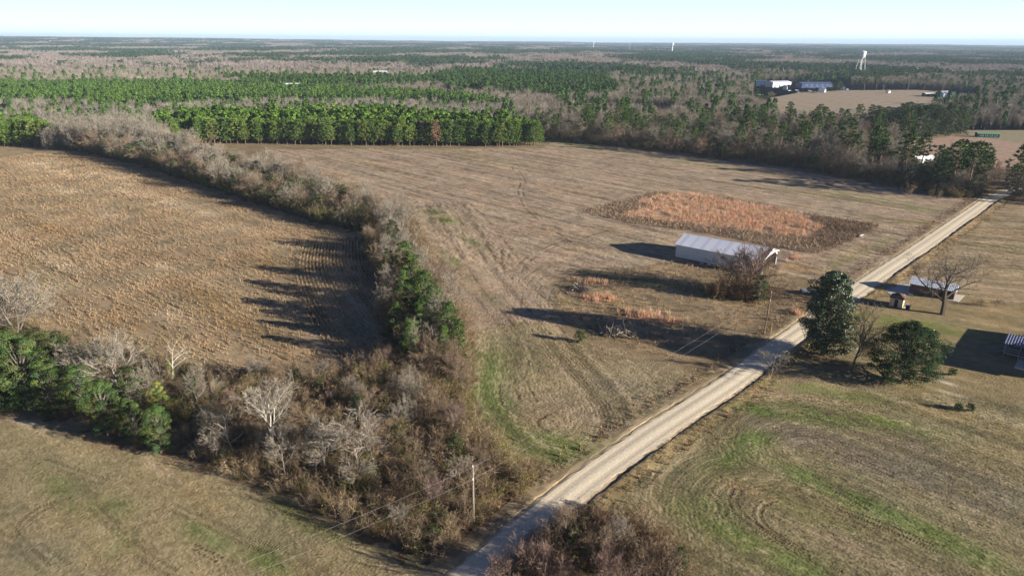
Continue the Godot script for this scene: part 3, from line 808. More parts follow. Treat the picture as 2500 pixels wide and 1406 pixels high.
func bank(side: float, off: float, tall: float, label: String) -> void:
	var m := plain(255, 255, 255, 0.95, 0.0, 0.15)
	m.vertex_color_use_as_albedo = true
	var offs := [0.0, 0.35, 0.8, 1.5, 2.6]
	var high := [-0.1, 0.9, 1.0, 0.6, -0.1]
	var mb := MB.new()
	var prev := []
	var r := rng_of(int(off * 10))
	for i in road.size():
		var t := (road[mini(i + 1, road.size() - 1)] - road[maxi(i - 1, 0)]).normalized()
		var s := Vector2(-t.y, t.x) * side
		var gap := clampf(1.0 + 1.6 * patchy.get_noise_2d(road[i].x * 0.5, road[i].y * 0.5 + side * 50.0), 0.25, 1.4)
		var row := []
		for k in offs.size():
			var w := 0.3 * grain.get_noise_2d(road[i].x * 2.0 + k * 31.0, road[i].y * 2.0)
			var q: Vector2 = road[i] + s * (off + offs[k] + w)
			row.append(Vector3(q.x, hy(q.x, q.y) + high[k] * tall * gap + 0.02, q.y))
		if i:
			for k in offs.size() - 1:
				var g := 0.75 + r.randf() * 0.5
				mb.col = soil_at(Vector2(row[k].x, row[k].z)).lerp(lin(150, 128, 92) if side > 0.0 else lin(176, 156, 124), 0.45) * g
				mb.quad(prev[k], prev[k + 1], row[k + 1], row[k])
		prev = row
	tag(part("road_bank", mb, m, self), label, "bank", "", "structure")

# ---------------------------------------------------------------- buildings
func ribbed(x0: float, x1: float, a: Vector3, b: Vector3, lift: Vector3, ribs: int) -> MB:
	# one formed metal sheet between lines a and b (x along the building), ribs standing proud along lift
	var mb := MB.new()
	var n := ribs * 4
	var pa: Vector3
	var pb: Vector3
	for i in n + 1:
		var x := lerpf(x0, x1, float(i) / n)
		var up := lift * (0.07 if i % 4 in [1, 2] else 0.0)
		var qa := Vector3(x, a.y, a.z) + up
		var qb := Vector3(x, b.y, b.z) + up
		if i:
			mb.quad(pa, qa, qb, pb)
		pa = qa
		pb = qb
	return mb

func build_buildings() -> void:
	build_barn()
	build_garden_shed()
	build_carport()
	build_house()

func build_barn() -> void:
	var t := thing("metal_barn", "long white metal barn with ribbed roof and one open gable end", "barn", Vector3(48.1, 0.0, -193.1), -0.651)
	var length := 25.4
	var deep := 12.0
	var eave := 4.1
	var ridge := 5.9
	var mid := -deep * 0.5
	var sheets := 24
	var ages := [M.roof_metal, speckled(216, 219, 230, 0.14, 1.5, 0.38, 0.12), speckled(226, 228, 236, 0.10, 2.0, 0.35, 0.12), speckled(212, 213, 226, 0.16, 1.2, 0.4, 0.12)]
	var step := (length + 0.8) / sheets
	var slope := (ridge - eave) / (deep * 0.5)
	for k in sheets:
		var x0 := -0.4 + k * step
		var x1 := x0 + step
		var aged: Material = ages[(k * 7 + k / 3) % 4]
		part("roof_panel", ribbed(x0, x1, Vector3(0, eave - slope * 0.5, 0.5), Vector3(0, ridge, mid), Vector3.UP, 2), aged, t)
		part("roof_panel", ribbed(x0, x1, Vector3(0, ridge, mid), Vector3(0, eave - slope * 0.5, -deep - 0.5), Vector3.UP, 2), aged, t)
	var cap := MB.new()
	cap.quad(Vector3(-0.42, ridge + 0.06, mid), Vector3(length + 0.42, ridge + 0.06, mid), Vector3(length + 0.42, ridge - 0.02, mid + 0.3), Vector3(-0.42, ridge - 0.02, mid + 0.3))
	cap.quad(Vector3(-0.42, ridge - 0.02, mid - 0.3), Vector3(length + 0.42, ridge - 0.02, mid - 0.3), Vector3(length + 0.42, ridge + 0.06, mid), Vector3(-0.42, ridge + 0.06, mid))
	part("ridge_cap", cap, M.roof_metal, t)
	var wall := speckled(214, 222, 226, 0.07, 2.5, 0.5)
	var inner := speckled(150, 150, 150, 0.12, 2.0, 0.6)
	for k in sheets:
		var x0 := length * k / sheets
		var x1 := length * (k + 1) / sheets
		part("wall_panel", ribbed(x0, x1, Vector3(0, 0.15, 0.0), Vector3(0, 3.98 if k < 3 else 3.72, 0.0), Vector3.BACK, 2), wall, t)
		part("wall_panel", ribbed(x0, x1, Vector3(0, 0.15, -deep), Vector3(0, 3.9, -deep), Vector3.FORWARD, 2), inner, t)
	var dark_wood := speckled(64, 54, 46, 0.2, 1.0)
	for y in [0.7, 1.6, 2.5, 3.4]:
		block("girt", Vector3(0.1, y, -deep + 0.05), Vector3(length - 0.1, y + 0.14, -deep + 0.12), dark_wood, t)
		block("girt", Vector3(0.1, y, -0.12), Vector3(length - 0.1, y + 0.14, -0.05), dark_wood, t)
	for k in 7:
		var x := 0.15 + (length - 0.3) * k / 6.0
		for z in [-0.2, -deep + 0.2]:
			block("post", Vector3(x - 0.08, 0, z - 0.08), Vector3(x + 0.08, 4.0, z + 0.08), M.wood, t)
		block("rafter", Vector3(x - 0.05, 3.7, -deep + 0.1), Vector3(x + 0.05, 3.86, -0.1), dark_wood, t)
	# closed gable at one end
	for k in 10:
		var z0 := -deep * k / 10.0
		var z1 := -deep * (k + 1) / 10.0
		var g := MB.new()
		var h0 := eave + slope * (deep * 0.5 - absf(z0 - mid)) - 0.06
		var h1 := eave + slope * (deep * 0.5 - absf(z1 - mid)) - 0.06
		g.quad(Vector3(0, 0.15, z0), Vector3(0, 0.15, z1), Vector3(0, h1, z1), Vector3(0, h0, z0))
		part("gable_panel", g, wall, t)
	# white triangle and curved corners at the open end
	var gab := MB.new()
	var x := length + 0.02
	gab.tri(Vector3(x, eave + 0.02, -0.1), Vector3(x, eave + 0.02, -deep + 0.1), Vector3(x, ridge - 0.08, mid))
	gab.tri(Vector3(x + 0.04, eave + 0.02, -deep + 0.1), Vector3(x + 0.04, eave + 0.02, -0.1), Vector3(x + 0.04, ridge - 0.08, mid))
	gab.quad(Vector3(x, eave + 0.02, -0.1), Vector3(x, eave + 0.02, -deep + 0.1), Vector3(x + 0.04, eave + 0.02, -deep + 0.1), Vector3(x + 0.04, eave + 0.02, -0.1))
	part("open_gable", gab, M.white, t)
	for s in [0.0, 1.0]:
		var c := MB.new()
		var zc: float = lerpf(-0.1, -deep + 0.1, s)
		var dir: float = -1.0 if s == 0.0 else 1.0
		var old: Vector3
		for k in 7:
			var a := PI * 0.5 * k / 6.0
			var q := Vector3(x, eave - 1.3 + 1.3 * sin(a), zc + dir * 1.6 * (1.0 - cos(a)))
			if k:
				c.quad(old, q, Vector3(x, eave + 0.02, q.z), Vector3(x, eave + 0.02, old.z))
				c.tri(old, q, Vector3(x, eave - 1.3, zc))
			old = q
		part("corner_flashing", c, M.white, t)
		block("corner_trim", Vector3(length - 0.02, 0, zc - 0.14), Vector3(length + 0.10, eave, zc + 0.14), M.white, t)
	block("post", Vector3(length - 0.1, 0, mid - 0.1), Vector3(length + 0.06, eave + 0.1, mid + 0.1), M.wood, t)
	block("eave_trim", Vector3(-0.45, eave - slope * 0.5 - 0.12, 0.48), Vector3(length + 0.45, eave - slope * 0.5 - 0.02, 0.54), M.white, t)
	block("rake_trim", Vector3(length + 0.40, eave - 0.02, -0.1), Vector3(length + 0.44, eave + 0.08, 0.0), M.white, t)
	for s in [[0.5, 0.0], [-deep - 0.5, 0.0]]:
		var rk := MB.new()
		var lo := Vector3(length + 0.42, eave - slope * 0.5, s[0])
		var hi := Vector3(length + 0.42, ridge + 0.05, mid)
		rk.quad(lo + Vector3(0, 0.06, 0), hi + Vector3(0, 0.06, 0), hi - Vector3(0, 0.18, 0), lo - Vector3(0, 0.14, 0))
		rk.quad(lo + Vector3(0.04, 0.06, 0), hi + Vector3(0.04, 0.06, 0), hi + Vector3(0.04, -0.18, 0), lo + Vector3(0.04, -0.14, 0))
		rk.quad(lo + Vector3(0, 0.06, 0), hi + Vector3(0, 0.06, 0), hi + Vector3(0.04, 0.06, 0), lo + Vector3(0.04, 0.06, 0))
		part("rake_trim", rk, M.white, t)
	var r := rng_of(4)
	for k in 4:
		var s := thing("plastic_bale", "pale wrapped bale lying against the foot of the barn wall", "bale", Vector3.ZERO, 0.0, "pale bales along the barn wall")
		var b := MB.new()
		lump(b, 0.75, 0.5, r)
		part("wrapped_bale", b, M.concrete, s)
		var p := t.transform * Vector3(8.6 + k * 1.9 + r.randf() * 0.4, 0.0, 0.9)
		s.position = Vector3(p.x, 0.0, p.z)
		s.rotation.y = r.randf() * 3.0

func lump(b: MB, wide: float, tall: float, r: RandomNumberGenerator) -> void:
	var rings := []
	for j in 5:
		var a := PI * 0.5 * j / 4.0
		var ring := []
		for k in 9:
			var t := TAU * (k % 9) / 9.0
			var w := wide * cos(a) * (0.85 + r.randf() * 0.3)
			ring.append(Vector3(cos(t) * w, sin(a) * tall * (0.9 + r.randf() * 0.2), sin(t) * w * 0.7))
		rings.append(ring)
	for j in 4:
		for k in 9:
			var m := (k + 1) % 9
			b.quad(rings[j][k], rings[j][m], rings[j + 1][m], rings[j + 1][k])

func build_garden_shed() -> void:
	var t := thing("garden_shed", "small beige garden shed with brown shingled roof and dark door", "shed", Vector3(93.22, 0.00, -154.78), -0.65)
	var w := 1.35
	var d := 1.5
	var h := 2.35
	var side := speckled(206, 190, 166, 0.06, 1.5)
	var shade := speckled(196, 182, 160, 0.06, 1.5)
	for k in 9:   # lap siding boards on the four sides
		var y0 := 0.12 + (h - 0.12) * k / 9.0
		var y1 := 0.12 + (h - 0.12) * (k + 1) / 9.0 - 0.012
		block("siding_board", Vector3(-w, y0, d - 0.04), Vector3(-0.52, y1, d + 0.02), side, t)
		block("siding_board", Vector3(0.52, y0, d - 0.04), Vector3(w, y1, d + 0.02), side, t)
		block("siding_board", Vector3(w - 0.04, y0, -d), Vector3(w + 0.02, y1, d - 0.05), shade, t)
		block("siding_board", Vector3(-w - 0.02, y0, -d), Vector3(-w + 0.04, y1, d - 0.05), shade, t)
		block("siding_board", Vector3(-w + 0.05, y0, -d - 0.02), Vector3(w - 0.05, y1, -d + 0.04), side, t)
	var door := block("door", Vector3(-0.42, 0.14, d - 0.03), Vector3(0.42, 2.05, d + 0.03), speckled(46, 42, 44, 0.2, 0.8), t)
	block("door_handle", Vector3(0.30, 1.0, d + 0.03), Vector3(0.34, 1.15, d + 0.08), M.roof_metal, door)
	for s in [-0.52, 0.43]:
		block("door_trim", Vector3(s, 0.12, d - 0.02), Vector3(s + 0.09, 2.14, d + 0.045), M.white, t)
	block("door_trim", Vector3(-0.43, 2.06, d - 0.02), Vector3(0.43, 2.16, d + 0.045), M.white, t)
	for s in [[-w, d], [w, d], [w, -d], [-w, -d]]:
		block("corner_trim", Vector3(s[0] - 0.07, 0.1, s[1] - 0.07), Vector3(s[0] + 0.07, h, s[1] + 0.07), side, t)
	block("floor_frame", Vector3(-w, 0.0, -d), Vector3(w, 0.11, d), M.wood, t)
	block("step", Vector3(w + 0.05, 0.0, 0.2), Vector3(w + 1.0, 0.12, 1.2), M.concrete, t)
	var shingle := speckled(104, 72, 56, 0.3, 0.6)
	var ov := 0.28
	var peak := Vector3(0, h + 1.05, 0)
	var cs := [Vector3(-w - ov, h - 0.1, d + ov), Vector3(w + ov, h - 0.1, d + ov), Vector3(w + ov, h - 0.1, -d - ov), Vector3(-w - ov, h - 0.1, -d - ov)]
	for k in 4:
		for c in 5:   # courses of shingles on each hip
			var f0 := c / 5.0
			var f1 := (c + 1) / 5.0
			var a: Vector3 = cs[k]
			var b: Vector3 = cs[(k + 1) % 4]
			var mb := MB.new()
			var lift := Vector3(0, 0.03, 0)
			mb.quad(a.lerp(peak, f0) + lift, b.lerp(peak, f0) + lift, b.lerp(peak, f1), a.lerp(peak, f1))
			mb.quad(a.lerp(peak, f0) - lift * 0.3, b.lerp(peak, f0) - lift * 0.3, b.lerp(peak, f0) + lift, a.lerp(peak, f0) + lift)
			part("shingle_course", mb, shingle, t)

func build_carport() -> void:
	var t := thing("metal_outbuilding", "low outbuilding with blue-grey ribbed metal roof behind the big bare tree", "outbuilding", Vector3(107.01, 0.00, -163.59), -0.66)
	var l := 4.9
	var d := 2.6
	var brick := speckled(112, 88, 76, 0.2, 0.7)
	block("back_wall", Vector3(-l, 0, -d), Vector3(l, 2.3, -d + 0.15), brick, t)
	block("front_wall", Vector3(-l, 0, d - 0.15), Vector3(1.6, 2.3, d), brick, t)
	block("end_wall", Vector3(-l, 0, -d + 0.16), Vector3(-l + 0.15, 2.3, d - 0.16), brick, t)
	block("end_wall", Vector3(l - 0.15, 0, -d + 0.16), Vector3(l, 2.3, d - 0.16), brick, t)
	for x in [1.75, 3.2, 4.7]:
		block("post", Vector3(x - 0.07, 0, d - 0.14), Vector3(x + 0.07, 2.35, d), M.wood, t)
	for k in 10:
		var x0 := -l - 0.4 + (2 * l + 0.8) * k / 10.0
		var x1 := -l - 0.4 + (2 * l + 0.8) * (k + 1) / 10.0
		part("roof_panel", ribbed(x0, x1, Vector3(0, 2.3, d + 0.45), Vector3(0, 3.25, -0.3), Vector3.UP, 3), M.roof_metal, t)
		part("roof_panel", ribbed(x0, x1, Vector3(0, 3.25, -0.3), Vector3(0, 2.3, -d - 0.45), Vector3.UP, 3), M.roof_metal, t)
	slab("concrete_pad", "pale concrete pad beside the low metal-roofed outbuilding", pts([95.85, -165.80, 102.37, -170.96, 105.72, -168.79, 101.63, -162.89, 95.47, -161.01]), 0.10)
	slab("concrete_pad", "pale square concrete pad behind the trunk of the big bare tree", pts([110.59, -163.66, 114.22, -161.95, 109.72, -157.29, 107.34, -159.22]), 0.12)
	slab("concrete_pad", "grey concrete drive mouth between the road and the shed", pts([81.43, -156.77, 85.81, -159.67, 88.38, -157.45, 84.46, -154.08, 80.08, -152.93]), 0.11)

func slab(called: String, label: String, poly: PackedVector2Array, y: float) -> void:
	var mb := MB.new()
	var tri := Geometry2D.triangulate_polygon(poly)
	for i in range(0, tri.size(), 3):
		mb.tri(Vector3(poly[tri[i]].x, y, poly[tri[i]].y), Vector3(poly[tri[i + 1]].x, y, poly[tri[i + 1]].y), Vector3(poly[tri[i + 2]].x, y, poly[tri[i + 2]].y))
	for i in poly.size():
		var a := poly[i]
		var b := poly[(i + 1) % poly.size()]
		mb.quad(Vector3(a.x, -0.2, a.y), Vector3(b.x, -0.2, b.y), Vector3(b.x, y, b.y), Vector3(a.x, y, a.y))
	var o := part(numbered(called), mb, M.concrete, self)
	tag(o, label, "concrete pad", "", "structure")

func build_house() -> void:
	var t := thing("farm_house", "house with ribbed metal porch roof and railing at the yard's edge", "house", Vector3(100.0, 0.0, -126.7), -0.735)
	var wall := speckled(120, 122, 136, 0.1, 2.0)
	var trim := speckled(150, 150, 164, 0.08, 1.5)
	var slate := speckled(126, 130, 152, 0.12, 2.0, 0.4, 0.1)
	# porch: deck, posts, rails, steps, roof sheets
	block("porch_deck", Vector3(0.0, 0.75, -3.6), Vector3(8.0, 0.9, 0.0), M.wood, t)
	for k in 14:
		block("deck_board", Vector3(0.02 + k * 0.57, 0.905, -3.58), Vector3(0.55 + k * 0.57, 0.93, -0.02), M.grey_wood, t)
	for x in [0.1, 2.6, 5.2, 7.8]:
		block("porch_post", Vector3(x - 0.06, 0.0, -0.12), Vector3(x + 0.06, 2.9, 0.0), trim, t)
		block("porch_post", Vector3(x - 0.06, 0.0, -3.6), Vector3(x + 0.06, 3.6, -3.48), trim, t)
	for y in [1.35, 1.85]:
		block("rail", Vector3(0.0, y, -0.1), Vector3(8.0, y + 0.09, -0.02), trim, t)
		block("rail", Vector3(0.04, y, -3.45), Vector3(0.12, y + 0.09, -0.12), trim, t)
	block("deck_skirt", Vector3(0.0, 0.7, 0.01), Vector3(8.0, 0.95, 0.06), trim, t)
	for k in 4:
		block("stair_step", Vector3(-0.3 - k * 0.32, 0.55 - k * 0.17, -2.6), Vector3(-0.02 - k * 0.32, 0.62 - k * 0.17, -1.2), M.grey_wood, t)
	for z in [-2.7, -1.1]:
		var rl := MB.new()
		rl.tube(Vector3(-1.5, 0.9, z), Vector3(-0.05, 1.9, z), 0.045, 0.045, 5)
		rl.tube(Vector3(-1.5, 0.0, z), Vector3(-1.5, 0.95, z), 0.05, 0.05, 5)
		part("stair_rail", rl, trim, t)
	for k in 9:
		var x0 := -0.25 + k * 0.92
		part("porch_roof_panel", ribbed(x0, x0 + 0.92, Vector3(0, 2.9, 0.25), Vector3(0, 3.75, -3.75), Vector3.UP, 2), slate, t)
	# the body of the house and its roof
	block("wall", Vector3(2.6, 0.4, -16.0), Vector3(14.0, 3.0, -3.75), wall, t)
	block("wall", Vector3(5.0, 0.4, -3.74), Vector3(14.0, 3.9, 5.0), wall, t)
	block("foundation", Vector3(2.7, 0.0, -15.9), Vector3(13.9, 0.39, 4.9), M.concrete, t)
	var rf := MB.new()
	rf.quad(Vector3(2.0, 2.9, -3.6), Vector3(2.0, 2.9, -16.4), Vector3(7.8, 4.3, -16.4), Vector3(7.8, 4.3, -3.6))
	rf.quad(Vector3(7.8, 4.3, -3.6), Vector3(7.8, 4.3, -16.4), Vector3(14.6, 2.9, -16.4), Vector3(14.6, 2.9, -3.6))
	rf.tri(Vector3(2.6, 3.0, -16.0), Vector3(14.0, 3.0, -16.0), Vector3(7.8, 4.2, -16.0))
	rf.tri(Vector3(2.6, 3.0, -3.75), Vector3(14.0, 3.0, -3.75), Vector3(7.8, 4.2, -3.75))
	part("roof", rf, slate, t)
	var rw := MB.new()
	rw.quad(Vector3(4.4, 3.8, -3.5), Vector3(4.4, 3.8, 5.5), Vector3(9.5, 5.4, 5.5), Vector3(9.5, 5.4, -3.5))
	rw.quad(Vector3(9.5, 5.4, -3.5), Vector3(9.5, 5.4, 5.5), Vector3(14.6, 3.8, 5.5), Vector3(14.6, 3.8, -3.5))
	rw.tri(Vector3(5.0, 3.9, 5.0), Vector3(14.0, 3.9, 5.0), Vector3(9.5, 5.3, 5.0))
	part("wing_roof", rw, slate, t)
	var win := block("window", Vector3(2.75, 1.5, -3.76), Vector3(3.45, 2.6, -3.70), trim, t)
	block("pane", Vector3(2.82, 1.58, -3.70), Vector3(3.38, 2.52, -3.68), M.glass, win)
	var dr := block("door", Vector3(3.6, 0.93, -3.76), Vector3(4.5, 2.9, -3.70), speckled(60, 48, 52, 0.1, 1.0), t)
	block("door_handle", Vector3(3.68, 1.8, -3.70), Vector3(3.74, 1.9, -3.64), M.roof_metal, dr)

# ---------------------------------------------------------------- far buildings
func simple_house(called: String, label: String, category: String, at: Vector3, turn: float, l: float, d: float, h: float, rise: float, wall: Material, roofm: Material, doors: int, windows: int) -> Node3D:
	var t := thing(called, label, category, at, turn)
	var a := l * 0.5
	var b := d * 0.5
	block("wall", Vector3(-a, 0, -b), Vector3(a, h, b), wall, t)
	var gb := MB.new()
	for s in [-a, a]:
		gb.tri(Vector3(s, h, -b), Vector3(s, h, b), Vector3(s, h + rise, 0))
	part("gable", gb, wall, t)
	var rf := MB.new()
	var o := 0.4
	var k := rise / b * o
	for s in [-1.0, 1.0]:
		rf.quad(Vector3(-a - o, h - k, s * (b + o)), Vector3(a + o, h - k, s * (b + o)), Vector3(a + o, h + rise + 0.1, 0), Vector3(-a - o, h + rise + 0.1, 0))
		rf.quad(Vector3(-a - o, h - k - 0.2, s * (b + o)), Vector3(a + o, h - k - 0.2, s * (b + o)), Vector3(a + o, h - k, s * (b + o)), Vector3(-a - o, h - k, s * (b + o)))
	part("roof", rf, roofm, t)
	for i in doors:
		var x := -a + l * (i + 0.5) / maxi(1, doors)
		block("door", Vector3(x - 0.9, 0, b - 0.05), Vector3(x + 0.9, minf(h * 0.8, 3.0), b + 0.06), M.dark, t)
	for i in windows:
		var x := -a + l * (i + 0.9) / (windows + 0.8)
		var fr := block("window", Vector3(x - 0.8, h * 0.35, b - 0.05), Vector3(x + 0.8, h * 0.8, b + 0.08), M.white, t)
		block("pane", Vector3(x - 0.65, h * 0.4, b + 0.08), Vector3(x + 0.65, h * 0.76, b + 0.1), M.glass, fr)
	return t

func make_car(label: String, at: Vector3, turn: float, paint: Material, truck := false) -> void:
	var t := thing("parked_truck" if truck else "parked_car", label, "truck" if truck else "car", at, turn, "vehicles parked round the far houses")
	var b := MB.new()
	b.hexa([Vector3(-2.2, 0.35, -0.85), Vector3(2.2, 0.35, -0.85), Vector3(2.2, 0.35, 0.85), Vector3(-2.2, 0.35, 0.85), Vector3(-2.15, 0.95, -0.8), Vector3(2.1, 0.85, -0.8), Vector3(2.1, 0.85, 0.8), Vector3(-2.15, 0.95, 0.8)])
	part("body", b, paint, t)
	var c := MB.new()
	var s := 0.1 if truck else -1.7
	c.hexa([Vector3(s, 0.95, -0.78), Vector3(1.1, 0.9, -0.78), Vector3(1.1, 0.9, 0.78), Vector3(s, 0.95, 0.78), Vector3(s + 0.35, 1.5, -0.62), Vector3(0.5, 1.5, -0.62), Vector3(0.5, 1.5, 0.62), Vector3(s + 0.35, 1.5, 0.62)])
	var cab := part("cabin", c, M.glass, t)
	block("cabin_roof", Vector3(s + 0.33, 1.5, -0.64), Vector3(0.52, 1.56, 0.64), paint, cab)
	for x in [-1.4, 1.4]:
		for z in [-0.82, 0.82]:
			var w := MB.new()
			w.tube(Vector3(x, 0.34, z - 0.1), Vector3(x, 0.34, z + 0.1), 0.34, 0.34, 10, true)
			part("wheel", w, M.dark, t)

func build_far_buildings() -> void:
	var navy := speckled(66, 84, 122, 0.1, 6.0)
	var grey := speckled(128, 126, 126, 0.1, 6.0)
	var brown := speckled(112, 92, 80, 0.1, 6.0)
	simple_house("industrial_shed", "long pale industrial building with four bays at the pasture's far end", "building", Vector3(369.62, 0.00, -995.92), 0.35, 31.0, 16.0, 7.0, 1.2, M.white, M.roof_metal, 4, 0)
	simple_house("warehouse", "dark blue warehouse wing joined to the long pale industrial building", "building", Vector3(354.24, 0.00, -1021.34), -0.18, 15.0, 12.0, 6.2, 1.0, navy, navy, 1, 0)
	simple_house("workshop_hall", "wide dark blue hall with several doors behind the parked cars", "building", Vector3(414.66, 0.00, -983.17), 0.10, 44.0, 16.0, 6.0, 1.6, navy, navy, 3, 5)
	simple_house("brown_cottage", "low brown cottage with pale roof behind the white gabled house", "house", Vector3(428.98, 0.00, -951.60), -0.3, 14.0, 8.0, 3.0, 1.6, brown, grey, 1, 3)
	simple_house("white_house", "small white gabled house among the cars by the pasture", "house", Vector3(388.64, 0.00, -895.07), 1.0, 9.0, 7.5, 4.0, 2.6, M.white, navy, 1, 2)
	simple_house("white_cabin", "tiny white gabled cabin in front of the pale industrial building", "cabin", Vector3(360.92, 0.00, -945.01), 1.1, 6.0, 5.0, 3.6, 2.0, M.white, grey, 1, 1)
	simple_house("blue_shed", "small blue shed beside the round evergreen tree", "shed", Vector3(435.54, 0.00, -944.31), 0.2, 6.0, 4.0, 3.2, 0.8, navy, navy, 1, 0)
	simple_house("pasture_shed", "lone white box shed standing out on the pasture", "shed", Vector3(468.02, 0.00, -888.23), 0.7, 5.0, 4.0, 3.2, 0.8, M.white, brown, 1, 0)
	simple_house("blue_house", "light blue gabled house with white trim at the pasture's edge", "house", Vector3(504.32, 0.00, -832.77), 0.5, 14.0, 9.0, 4.2, 2.6, speckled(140, 170, 208, 0.06, 4.0), grey, 1, 3)
	simple_house("white_garage", "white gabled garage beside the light blue house", "garage", Vector3(517.97, 0.00, -833.93), 1.2, 7.0, 6.0, 3.6, 2.0, M.white, M.white, 1, 0)
	simple_house("dark_carport", "dark low carport with white roof beside the light blue house", "carport", Vector3(493.57, 0.00, -844.24), 0.1, 12.0, 7.0, 3.0, 0.6, brown, M.white, 2, 0)
	simple_house("green_shed", "long dark green shed with pale trim at the red clearing", "shed", Vector3(319.70, 0.00, -469.62), -0.16, 13.5, 4.5, 2.7, 0.5, speckled(32, 66, 52, 0.1, 3.0), speckled(96, 140, 116, 0.1, 3.0), 0, 4)
	simple_house("white_trailer_home", "white-roofed trailer home half hidden by trees near the road", "trailer home", Vector3(217.56, -0.00, -365.67), 0.35, 12.0, 4.5, 2.9, 0.6, M.white, M.white, 1, 3)
	simple_house("white_farmhouse", "white farmhouse between bare trees by the sandy lane", "house", Vector3(101.58, 0.00, -630.91), 0.3, 12.0, 7.0, 4.6, 1.8, M.white, grey, 1, 3)
	simple_house("tan_cottage", "small tan cottage beside the sandy lane beyond the field", "house", Vector3(97.71, 0.00, -649.73), 0.3, 8.0, 6.0, 3.4, 1.6, speckled(196, 180, 150, 0.08, 3.0), grey, 1, 2)
	simple_house("pale_house", "pale house roof showing at the edge of the planted pines", "house", v3(Vector2(-254.00, -818.45)), 0.2, 16.0, 9.0, 9.0, 2.5, M.white, M.white, 1, 3)
	simple_house("woodland_house", "white house in the brown woods past the second pine planting", "house", v3(Vector2(-213.81, -1152.48)), 0.1, 22.0, 10.0, 9.0, 2.5, M.white, M.white, 1, 3)
	simple_house("barn_in_woods", "tan roofed house behind the second pine planting", "house", v3(Vector2(-498.81, -950.05)), 0.1, 18.0, 9.0, 8.5, 2.0, speckled(206, 176, 140, 0.06, 4.0), speckled(214, 180, 150, 0.06, 4.0), 1, 3)
	simple_house("grey_roofed_house", "dark grey roofed house in the trees behind the pines", "house", v3(Vector2(-381.58, -882.44)), 0.1, 20.0, 10.0, 8.0, 2.5, navy, navy, 1, 3)
	simple_house("distant_white_house", "white house alone in the distant pine belt", "house", v3(Vector2(202.61, -916.14)), 0.1, 6.0, 5.0, 9.5, 1.5, M.white, M.white, 1, 2)
	var white := plain(228, 230, 232, 0.3, 0.0, 0.5)
	var red := plain(112, 46, 44, 0.3, 0.0, 0.5)
	var blue := plain(60, 74, 110, 0.3, 0.0, 0.5)
	var dim := plain(70, 72, 78, 0.3, 0.0, 0.5)
	make_car("white car standing nearest the tiny white cabin", Vector3(354.50, 0.00, -913.71), 0.2, white)
	make_car("white pickup truck between the tiny cabin and the blue hall", Vector3(367.34, 0.00, -922.41), 0.0, white, true)
	make_car("dark car parked behind the white pickup truck", Vector3(354.82, 0.00, -884.94), 0.3, dim)
	make_car("white car parked beside the small white gabled house", Vector3(378.69, 0.00, -908.59), -0.1, white)
	make_car("dark red car parked in front of the blue hall", Vector3(361.16, 0.00, -885.52), 0.1, red)
	make_car("dark red car close to the small white gabled house", Vector3(370.90, 0.00, -879.47), 0.0, red)
	make_car("blue car parked against the white gabled house", Vector3(379.70, 0.00, -887.20), 0.2, blue)
	make_car("white car under the round evergreen beside the blue shed", Vector3(443.48, 0.00, -945.08), 0.1, white)
	make_car("white car half hidden at the pasture's near corner", Vector3(290.07, 0.00, -839.31), 0.2, white)
	make_car("white truck parked at the dark carport", Vector3(498.09, 0.00, -857.37), 0.0, white, true)
	make_car("dark car parked between the carport and the blue house", Vector3(497.46, 0.00, -838.34), 0.1, dim)
	make_water_towers()
	for a in [[Vector2(443.34, -852.62), "thin utility pole standing beside the lone white shed"], [Vector2(510.18, -920.82), "thin utility pole at the dark wood behind the pasture"], [Vector2(391.43, -947.97), "thin utility pole in front of the blue hall"], [Vector2(535.49, -887.37), "thin utility pole behind the light blue house"]]:
		var t := thing("utility_pole", a[1], "utility pole", Vector3(a[0].x, 0, a[0].y))
		var b := MB.new()
		b.tube(Vector3.ZERO, Vector3(0, 11.5, 0), 0.22, 0.16, 6, true)
		part("pole", b, M.grey_wood, t)
		block("crossarm", Vector3(-1.1, 10.6, -0.08), Vector3(1.1, 10.8, 0.08), M.grey_wood, t)

